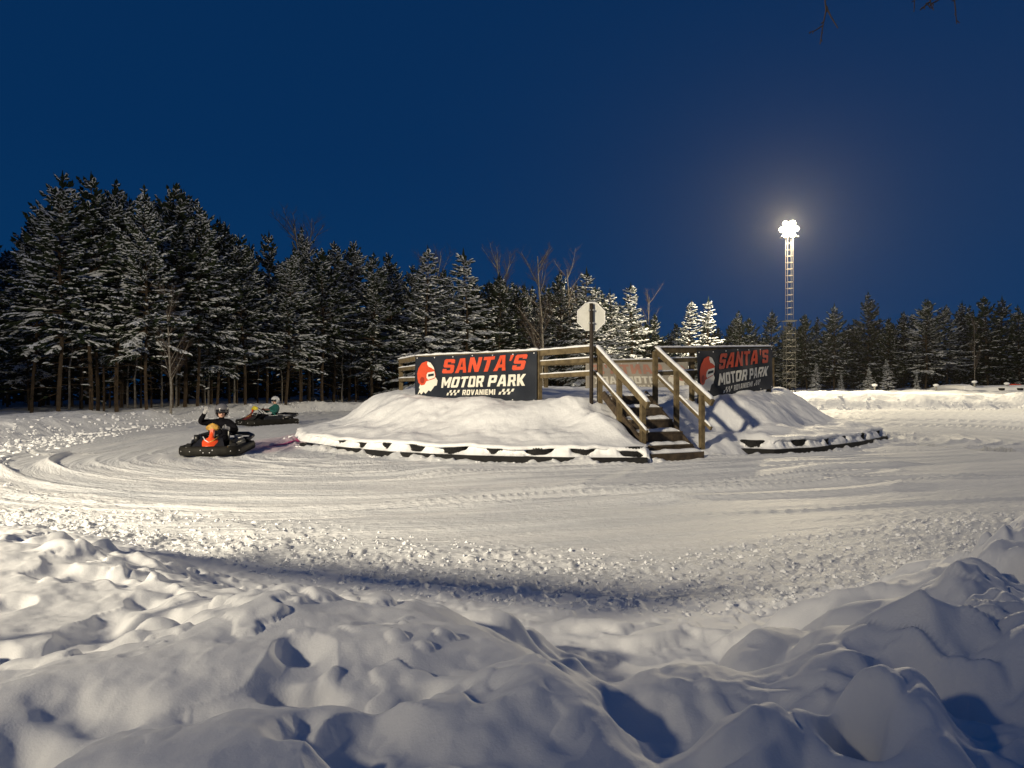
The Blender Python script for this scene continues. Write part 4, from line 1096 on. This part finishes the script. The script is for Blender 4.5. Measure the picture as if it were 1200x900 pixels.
def birch(seed, H, spread=.9):
    rng = random.Random(seed); W_ = TB(); T2 = TB()
    def grow(p, d, L, r, lvl):
        n = 5; q = p
        for i in range(n):
            d = (d+Vector((rng.uniform(-.12, .12), rng.uniform(-.12, .12), rng.uniform(-.02, .10)))).normalized(); e_ = q+d*L/n
            tri_tube(W_ if lvl < 2 else T2, q, e_, r*(1-.75*i/n), r*(1-.75*(i+1)/n), 7 if lvl == 0 else 4 if lvl == 1 else 3)
            if lvl < 3 and not (lvl == 0 and i < 1):
                for _ in range((4, 3, 3)[lvl]):
                    a = rng.uniform(0, 6.28); s = Vector((math.cos(a), math.sin(a), 0)); v = (d*(.75 if lvl == 0 else .6)+s*spread*.62).normalized()
                    grow(q.lerp(e_, rng.random()), v, L*(.34 if lvl == 0 else .42)*rng.uniform(.6, 1.15)*(1-.35*i/n), r*.38*(1-.5*i/n), lvl+1)
            q = e_
    grow(Vector((0, 0, -.2)), Vector((0, 0, 1)), H, .010*H+.02, 0)
    return W_.mesh("trunk"), T2.mesh("twigs")
PINES = [conifer(11, 10, .34, 2.7, .74), conifer(12, 10, .40, 2.4, .55), conifer(13, 10, .26, 2.9, .78), conifer(14, 10, .42, 2.2, .5), conifer(15, 10, .30, 2.5, .68), conifer(16, 10, .20, 2.8, .62)]
SPRUCES = [conifer(21, 8, .05, 1.9, .97, 'spruce', .95), conifer(22, 8, .04, 1.8, .97, 'spruce', .95)]
DARKS = [conifer(31, 9, .10, 2.4, .34, 'pine', .85), conifer(32, 9, .16, 2.6, .26, 'pine', .85), conifer(33, 9, .2, 2.1, .4, 'pine', .85)]
BIRCH = [birch(41, 9), birch(42, 9, 1.1)]
for L in (PINES, SPRUCES, DARKS):
    for a, b, c in L: a.materials.append(M['bark']); b.materials.append(M['needle']); c.materials.append(M['snow_tree'])
for a, b in BIRCH: a.materials.append(M['birch']); b.materials.append(M['twig'])
def put_tree(proto, H0, x, y, h, label, group, rng, name='pine_tree', wide=1.0):
    s = h/H0; z = gh(x, y) if y < 120 else .4
    t = thing(name, label, "tree", (x, y, z-.05), rng.uniform(0, 6.28), group); t.scale = (s*wide*rng.uniform(.85, 1.2), s*wide*rng.uniform(.85, 1.2), s); t.rotation_euler[0] = rng.uniform(-.035, .035)
    k = 0
    nm = ("trunk", "crown", "snow_load") if len(proto) == 3 else ("trunk", "twigs")
    par = t
    for n_, me in zip(nm, proto):
        o = bpy.data.objects.new(n_, me); link(o, par)
        if n_ == 'crown': par = o
    return t
rng = random.Random(77)
# visible crown tops read from the photograph: x, y of the tip, depth, kind
TOPS = [(-30, 250, 31, 'p'), (8, 300, 42, 'p'), (38, 250, 33, 'p'), (70, 215, 31, 'p'), (105, 215, 32, 'p'), (138, 222, 33, 'p'), (172, 230, 32, 'p'), (200, 226, 35, 'p'), (217, 234, 38, 'p'),
        (232, 250, 36, 'p'), (255, 262, 38, 'p'), (268, 270, 42, 'p'), (288, 284, 39, 'p'), (312, 279, 43, 'p'), (335, 300, 42, 'p'), (352, 276, 47, 'p'), (378, 300, 46, 'p'),
        (392, 290, 52, 'p'), (410, 290, 55, 'p'), (436, 302, 52, 'p'), (460, 304, 58, 'p'), (480, 316, 60, 'p'), (502, 300, 56, 's'), (525, 325, 62, 'p'), (548, 302, 58, 's'),
        (568, 335, 66, 'd'), (586, 325, 64, 'd'), (605, 340, 70, 'd'), (660, 322, 70, 'p'), (684, 322, 68, 's'), (700, 340, 72, 's'), (716, 345, 76, 's'), (739, 338, 68, 's'),
        (762, 372, 84, 'd'), (806, 358, 76, 's'), (832, 354, 76, 's'), (868, 368, 92, 'd'), (880, 376, 95, 'd'), (905, 366, 100, 'd'), (925, 380, 100, 'd'), (945, 372, 100, 'd'), (978, 360, 98, 'd'),
        (1016, 347, 104, 'd'), (1042, 376, 100, 'd'), (1060, 368, 106, 'd'), (1085, 354, 96, 'l'), (1110, 362, 98, 'l'), (1125, 356, 106, 'd'), (1142, 362, 102, 'd'), (1158, 352, 100, 'd'), (1174, 352, 102, 'd'), (1195, 362, 100, 'd'),
        (1225, 356, 98, 'd'), (1260, 360, 98, 'l')]
zone = lambda px: ("left" if px < 300 else "centre left" if px < 640 else "behind the platform" if px < 860 else "far right")
for i, (px, ty, Y, kd) in enumerate(TOPS):
    X, _, Z = at(px, ty, Y); z0 = gh(X, Y); h = Z-z0+.05
    near = {'p': 'snow-laden pine', 's': 'thickly snow-covered spruce', 'd': 'dark conifer with little snow', 'l': 'broad conifer with snowy lower boughs'}[kd]
    where = ("at the left forest edge" if px < 300 else "left of the banner" if px < 500 else "behind the left banner" if px < 640 else
             "behind the stairs" if px < 860 else "in the far tree line")
    P_, H0 = {'p': (PINES[(i*5+i//3) % 6], 10), 's': (SPRUCES[i % 2], 8), 'd': (DARKS[i % 3], 9), 'l': (PINES[(2, 5)[i % 2]], 10)}[kd]
    nm = 'pine_tree' if kd in 'pd' else 'spruce_tree'
    NUM = ['first', 'second', 'third', 'fourth', 'fifth', 'sixth', 'seventh', 'eighth', 'ninth', 'tenth', 'eleventh', 'twelfth', 'thirteenth', 'fourteenth', 'fifteenth', 'sixteenth', 'seventeenth']
    CN = globals().setdefault('CN', {}); k_ = CN[(near, where)] = CN.get((near, where), -1)+1
    put_tree(P_, H0, X, Y, h, near+' '+where+', %s from the left' % NUM[k_], near+', '+where, rng, nm, wide={'p': 1.0, 's': 1.3, 'd': 1.25, 'l': 1.35}[kd])
# deeper rows of the forest
edge = [(-34, 27), (-23, 33.5), (-19, 36), (-16, 41), (-14, 50), (-8, 60), (0, 68), (8, 76), (16, 84), (26, 100), (40, 106), (60, 106), (84, 104)]
E_ = resample(edge, 3.0); cnt = 0
for row in range(1, 6):
    for i, (x, y) in enumerate(E_):
        if row >= 4 and i % 2: continue
        d = 3.6*row; q = Vector((E_[min(i+1, len(E_)-1)][0]-E_[max(i-1, 0)][0], E_[min(i+1, len(E_)-1)][1]-E_[max(i-1, 0)][1])).normalized()
        X = x-q.y*d+rng.uniform(-1.2, 1.2); Y = y+q.x*d+rng.uniform(-1.2, 1.2)
        if Y < 20: continue
        far = Y > 85 or X > 24
        lim = at(X/Y*FOC+600, 0, Y)
        px = X/Y*FOC+600
        if px < -80 or px > 1290: continue
        skyl = np.interp(px, [0, 70, 200, 300, 400, 500, 620, 700, 760, 860, 1000, 1200], [308, 225, 238, 290, 300, 312, 335, 338, 380, 378, 370, 366])+rng.uniform(4, 26)
        h = max(4.0, EYE+(450-skyl)/FOC*Y-.3)
        P_ = PINES[rng.randrange(6)] if not far and rng.random() < .55 else DARKS[rng.randrange(3)]
        H0 = 10 if P_ in PINES else 9
        z_ = "left of the banner" if px < 480 else "behind the platform" if px < 880 else "at the far right"
        put_tree(P_, H0, X, Y, h, "conifer deep in the dark forest %s, behind the front trees" % z_, "inner forest conifers %s" % z_, rng); cnt += 1
# young spruces at the far forest edge, right
for px, ty, Y in ((956, 425, 92), (1017, 430, 88), (1040, 422, 90), (1074, 438, 88), (985, 436, 92)):
    X, _, Z = at(px, ty, Y); put_tree(SPRUCES[px % 2], 8, X, Y, Z-gh(X, Y), "young snow-covered spruce at the foot of the far right tree line", "young spruces at the far forest edge", rng, 'spruce_tree', 1.15)
# bare birches
for px, ty, Y, lb in ((200, 330, 31.5, "pale bare birch with forked limbs at the left forest edge"), (636, 297, 62, "tall bare birch rising behind the railing left of the octagonal sign"),
                      (362, 250, 62, "bare birch whose twigs top the pines left of the banner"), (663, 312, 70, "slim bare birch directly left of the octagonal sign"),
                      (594, 290, 72, "faint bare birch above the dark pines behind the left banner"), (757, 345, 84, "dark bare birch behind the spruces right of the octagonal sign"),
                      (30, 290, 48, "bare birch among the pines at the left edge of the photo"), (500, 292, 66, "bare birch twigs rising behind the pointed spruce above the banner"),
                      (1142, 372, 92, "thin pale bare trunk standing before the far right forest")):
    X, _, Z = at(px, ty, Y); put_tree(BIRCH[px % 2], 9, X, Y, Z-gh(X, Y), lb, None, rng, 'birch_tree', .5 if px == 1142 else .9)
# the wood behind the rows that can be told apart: one dark mass of boughs
def deep_wood():
    rg = np.random.RandomState(8); L = resample([(-62, 30), (-45, 42), (-34, 58), (-22, 76), (-8, 88), (10, 102), (26, 122), (60, 130), (110, 126)], 1.0); L = np.array(L)
    n = 75000; k = rg.randint(0, len(L), n); fx = L[k, 0]+rg.normal(0, 1.2, n); fy = L[k, 1]+rg.normal(0, 1.2, n); top = 6.2+2.2*vn(fx/2.1, fy/2.1, 3)
    z = .3+rg.rand(n)*top; c = np.stack([fx, fy, z], 1); a = rg.rand(n)*6.28; ln = rg.uniform(.35, .8, n); dr = rg.uniform(-.5, .1, n)
    d = np.stack([np.cos(a), np.sin(a), dr], 1)*ln[:, None]; sd_ = np.stack([-np.sin(a), np.cos(a), np.zeros(n)], 1)*rg.uniform(.10, .24, (n, 1))
    V = np.stack([c-d, c+sd_, c+d, c-sd_+np.array([0, 0, .1])], 1).reshape(-1, 3); F = np.arange(n*4).reshape(-1, 4)
    tag(obj("deep_forest", mesh_np("deep_forest", V, F), M['needle']), "dark wood closing the view behind the conifers", "forest", kind='stuff')
deep_wood()
# thin understorey trunks at the left forest edge
for i in range(34):
    px = rng.uniform(60, 470); Y = np.interp(px, [0, 200, 300, 400, 480], [33, 34, 41, 50, 60])+rng.uniform(0, 9); X = (px-600)/FOC*Y
    h = rng.uniform(4.5, 7.5); z = gh(X, Y); b = TB(); a = Vector((0, 0, -.2)); q = a
    for k in range(6):
        e_ = Vector((rng.uniform(-.06, .06)*k, rng.uniform(-.06, .06)*k, h*(k+1)/6)); tri_tube(b, q, e_, .055*(1-k/7), .055*(1-(k+1)/7), 5)
        for _ in range(3):
            v = Vector((rng.uniform(-1, 1), rng.uniform(-1, 1), rng.uniform(-.3, .4))); tri_tube(b, e_, e_+v*.6, .010, .004)
        q = e_
    o = obj("thin_trunk", b.mesh("thin_trunk"), M['birch' if i % 3 == 0 else 'bark'], None, (X, Y, z)); tag(o, "thin bare sapling trunk between the pines at the forest edge", "tree", "thin saplings at the forest edge")

# ------------------------------------------------------------------ twigs hanging into the top right corner, from a birch beside the photographer
def near_birch():
    t = thing("birch_tree", "birch beside the photographer whose dark twigs hang into the top right corner", "tree", (6.3, 3.6, .3))
    rg = random.Random(9); W_ = TB(); T2 = TB(); off = Vector((6.3, 3.6, .3))
    tri_tube(W_, Vector((0, 0, -.4)), Vector((-.1, .1, 3.2)), .11, .09, 9); tri_tube(W_, Vector((-.1, .1, 3.2)), Vector((0, .3, 7)), .09, .04, 9)
    a = Vector((-.1, .15, 3.6)); tipx = [(962, -14, 5.0), (1090, -30, 4.6)]
    q1 = Vector((-1.6, .8, 4.5)); 
    for px, py, Y in tipx:
        e_ = Vector(at(px, py-30, Y))-off; pts = catmull([tuple(a), tuple((a+q1)/2+Vector((0, 0, .35))), tuple(q1), tuple(e_)], 5); pts = [Vector(p) for p in pts]
        for i in range(len(pts)-1): tri_tube(W_, pts[i], pts[i+1], .03*(1-i/len(pts))+.005, .03*(1-(i+1)/len(pts))+.005, 5)
    def tw(L, r=.006, Y=5.0):
        P = [Vector(at(x, y, Y+dy))-off for x, y, dy in L]
        for i in range(len(P)-1):
            tri_tube(T2, P[i], P[i+1], r*(1-.6*i/len(P)), r*(1-.6*(i+1)/len(P)), 4)
            for s in (.3, .7):
                c = P[i].lerp(P[i+1], s); tri_tube(T2, c, c+Vector((rg.uniform(-.02, .02), 0, rg.uniform(-.02, .012))), r*.9, r*.5, 4)
    tw([(962, -44, 0), (966, -8, 0), (968, 12, 0), (964, 32, .02), (961, 52, .02)]); tw([(968, 8, 0), (974, 20, 0), (982, 33, 0)]); tw([(964, 30, 0), (955, 36, 0), (948, 38, 0)], .004)
    tw([(1090, -60, 0), (1092, -20, 0), (1090, 2, 0), (1085, 6, 0), (1078, 12, 0)], .006, 4.6); tw([(1090, 2, 0), (1094, 12, 0)], .005, 4.6); tw([(1104, -30, 0), (1100, 0, 0), (1090, 5, 0)], .005, 4.6)
    tw([(1116, -40, 0), (1118, -5, 0), (1120, 14, 0), (1121, 28, 0)], .005, 4.6); tw([(1070, -40, 0), (1072, -5, 0), (1071, 14, 0)], .004, 4.6)
    obj("trunk", W_.mesh("trunk"), M['birch'], t); obj("twigs", T2.mesh("twigs"), M['twig'], t)
near_birch()

# ------------------------------------------------------------------ far right: second kerb island, markers
def far_island():
    A = Vector(at(1128, 463, 84)); A.z = 0; V = []; F = []; n = 160; rows = [(-.3, 0, 0), (.0, .0, .30), (.15, .05, .62), (.5, 0, .72), (2.0, 0, .80), (5.0, 0, .75), (8, 0, .3)]
    t = thing("kerb_island", "far snow-topped island with dark tyre spots at the right edge of the photo", "kerb island", (A.x, A.y, 0))
    z0 = gh(A.x, A.y)*.6
    for i in range(n+1):
        x = 26*i/n; nz = float(fbm(np.array([x*1.2]), np.array([3.0]), 5, 3)[0]); yb = -1.2*math.sin(x/26*1.8)-x*.25
        for off, _, z in rows: V.append((x+(0 if i else .2), yb+off+.06*nz, z0+z*(1+.10*nz)+.05*nz))
    m_ = len(rows); F = [(i*m_+k, (i+1)*m_+k, (i+1)*m_+k+1, i*m_+k+1) for i in range(n) for k in range(m_-1)]+[tuple(range(m_))[::-1]]
    b = MB(True); b.add(V, F); obj("snow_top", b, M['snow_plain'], t)
    b2 = []
    for i in range(9):
        x = 3.6+1.25*i+(.4 if i % 3 else 0); yb = -1.2*math.sin(x/26*1.8)-x*.25; o = bpy.data.objects.new("tyre", TY); link(o, t); o.location = (x, yb+.20, z0+.42); o.scale = (1.1, 1.1, 1.3)
    b = MB()
    for i in range(24):
        x = 2.5+.8*i; f = lambda x: -1.2*math.sin(x/26*1.8)-x*.25
        b.beam((x, f(x)-.22, z0+.06), (x+.8, f(x+.8)-.22, z0+.06), .06, .16)
    obj("band", b, M['rubber'], t)
far_island()
MK = mat("marker_grey", (.25, .24, .22), .7)
for px, py, Y, lb in ((1025, 452, 80, "small snow-capped marker post on the far bank under the small spruces"), (1097, 452, 82, "small snow-capped marker post on the far bank left of the pale trunk"),
                      (1142, 448, 84, "small snow-capped marker post at the foot of the pale trunk"), (1180, 450, 84, "small snow-capped marker post beside the red block at far right")):
    X, _, Z = at(px, py, Y); g = gh(X, Y); t = thing("marker_post", lb, "marker post", (X, Y, g)); 
    h = max(.5, Z-g)
    obj("post", MB(True).tube([(0, 0, -.2), (0, 0, h)], .10, 10), MK, t); obj("snow_cap", MB(True).ell((0, 0, h+.04), (.30, .30, .16), 12, 8), M['snow_plain'], t)
X, _, Z = at(1188, 452, 86); g = gh(X, Y); t = thing("marker_block", "small red block on the far bank at the right edge", "marker", (X, 86, g))
for k in range(3): obj("block", MB().box((-.5+.5*k, 0, max(.5, Z-g)-.1+.05*(k % 2)), (.42, .35, .5)), K_['orange'], t)

# ------------------------------------------------------------------ loose snow chunks
HAZE = .00013
def haze():
    b = MB().box((20, 60, 9), (260, 260, 23)); o = obj("haze", b, []) ; m = bpy.data.materials.new("ice_haze"); m.use_nodes = True; n = m.node_tree; n.nodes.clear()
    ou = n.nodes.new("ShaderNodeOutputMaterial"); v = n.nodes.new("ShaderNodeVolumePrincipled"); v.inputs["Density"].default_value = HAZE; v.inputs["Color"].default_value = (1, .97, .93, 1)
    v.inputs["Anisotropy"].default_value = .7; n.links.new(v.outputs[0], ou.inputs["Volume"]); o.data.materials.append(m); tag(o, "thin frosty haze in the air", kind='stuff')
haze()
def chunks():
    rg = np.random.RandomState(4); P = []; 
    def zone_(n, fx, fy, r0, r1):
        x = rg.uniform(*fx, n); y = rg.uniform(*fy, n); return x, y, r0*(r1/r0)**(rg.rand(n)**2.2)
    zs = [zone_(22000, (-8, 6), (4.6, 9.0), .005, .024), zone_(2500, (-14, -6), (10, 24), .02, .06), zone_(2600, (-15, -9), (14, 45), .03, .085), zone_(900, (10, 45), (43, 52), .06, .2), zone_(1400, (-7, 12), (13.5, 24), .01, .035)]
    X = np.concatenate([z[0] for z in zs]); Y = np.concatenate([z[1] for z in zs]); Rr = np.concatenate([z[2] for z in zs])
    H, st, sm, *_ = ground_h(X, Y)
    kp = ((st > -1.7)*(st < 2.0)*(rg.rand(len(X)) < np.clip(1.0-np.abs(st-.0)/1.9, .05, 1))) | ((sm > .1) & (sm < .5))
    kp &= ~((Y < 9) & (st > .35)); kp &= ((np.abs(X)/Y) < .8)
    X, Y, H, Rr = X[kp], Y[kp], H[kp], Rr[kp]
    ico = bmesh.new(); bmesh.ops.create_icosphere(ico, subdivisions=1, radius=1); iv = np.array([v.co[:] for v in ico.verts]); fi = np.array([[v.index for v in f.verts] for f in ico.faces]); ico.free()
    n = len(X); jit = 1+rg.uniform(-.42, .42, (n, len(iv), 1)); sc = rg.uniform(.5, 1.35, (n, 1, 3))*np.array([1, 1, .75])
    V = iv[None]*jit*sc*Rr[:, None, None]; V = V+np.stack([X, Y, H+Rr*.25], 1)[:, None, :]
    F = fi[None]+np.arange(n)[:, None, None]*len(iv)
    o = obj("snow_chunks", mesh_np("snow_chunks", V.reshape(-1, 3), F.reshape(-1, 3), False), M['snow_plain']); tag(o, "loose snow lumps strewn along the track edges", "snow lumps", kind='stuff')
chunks()
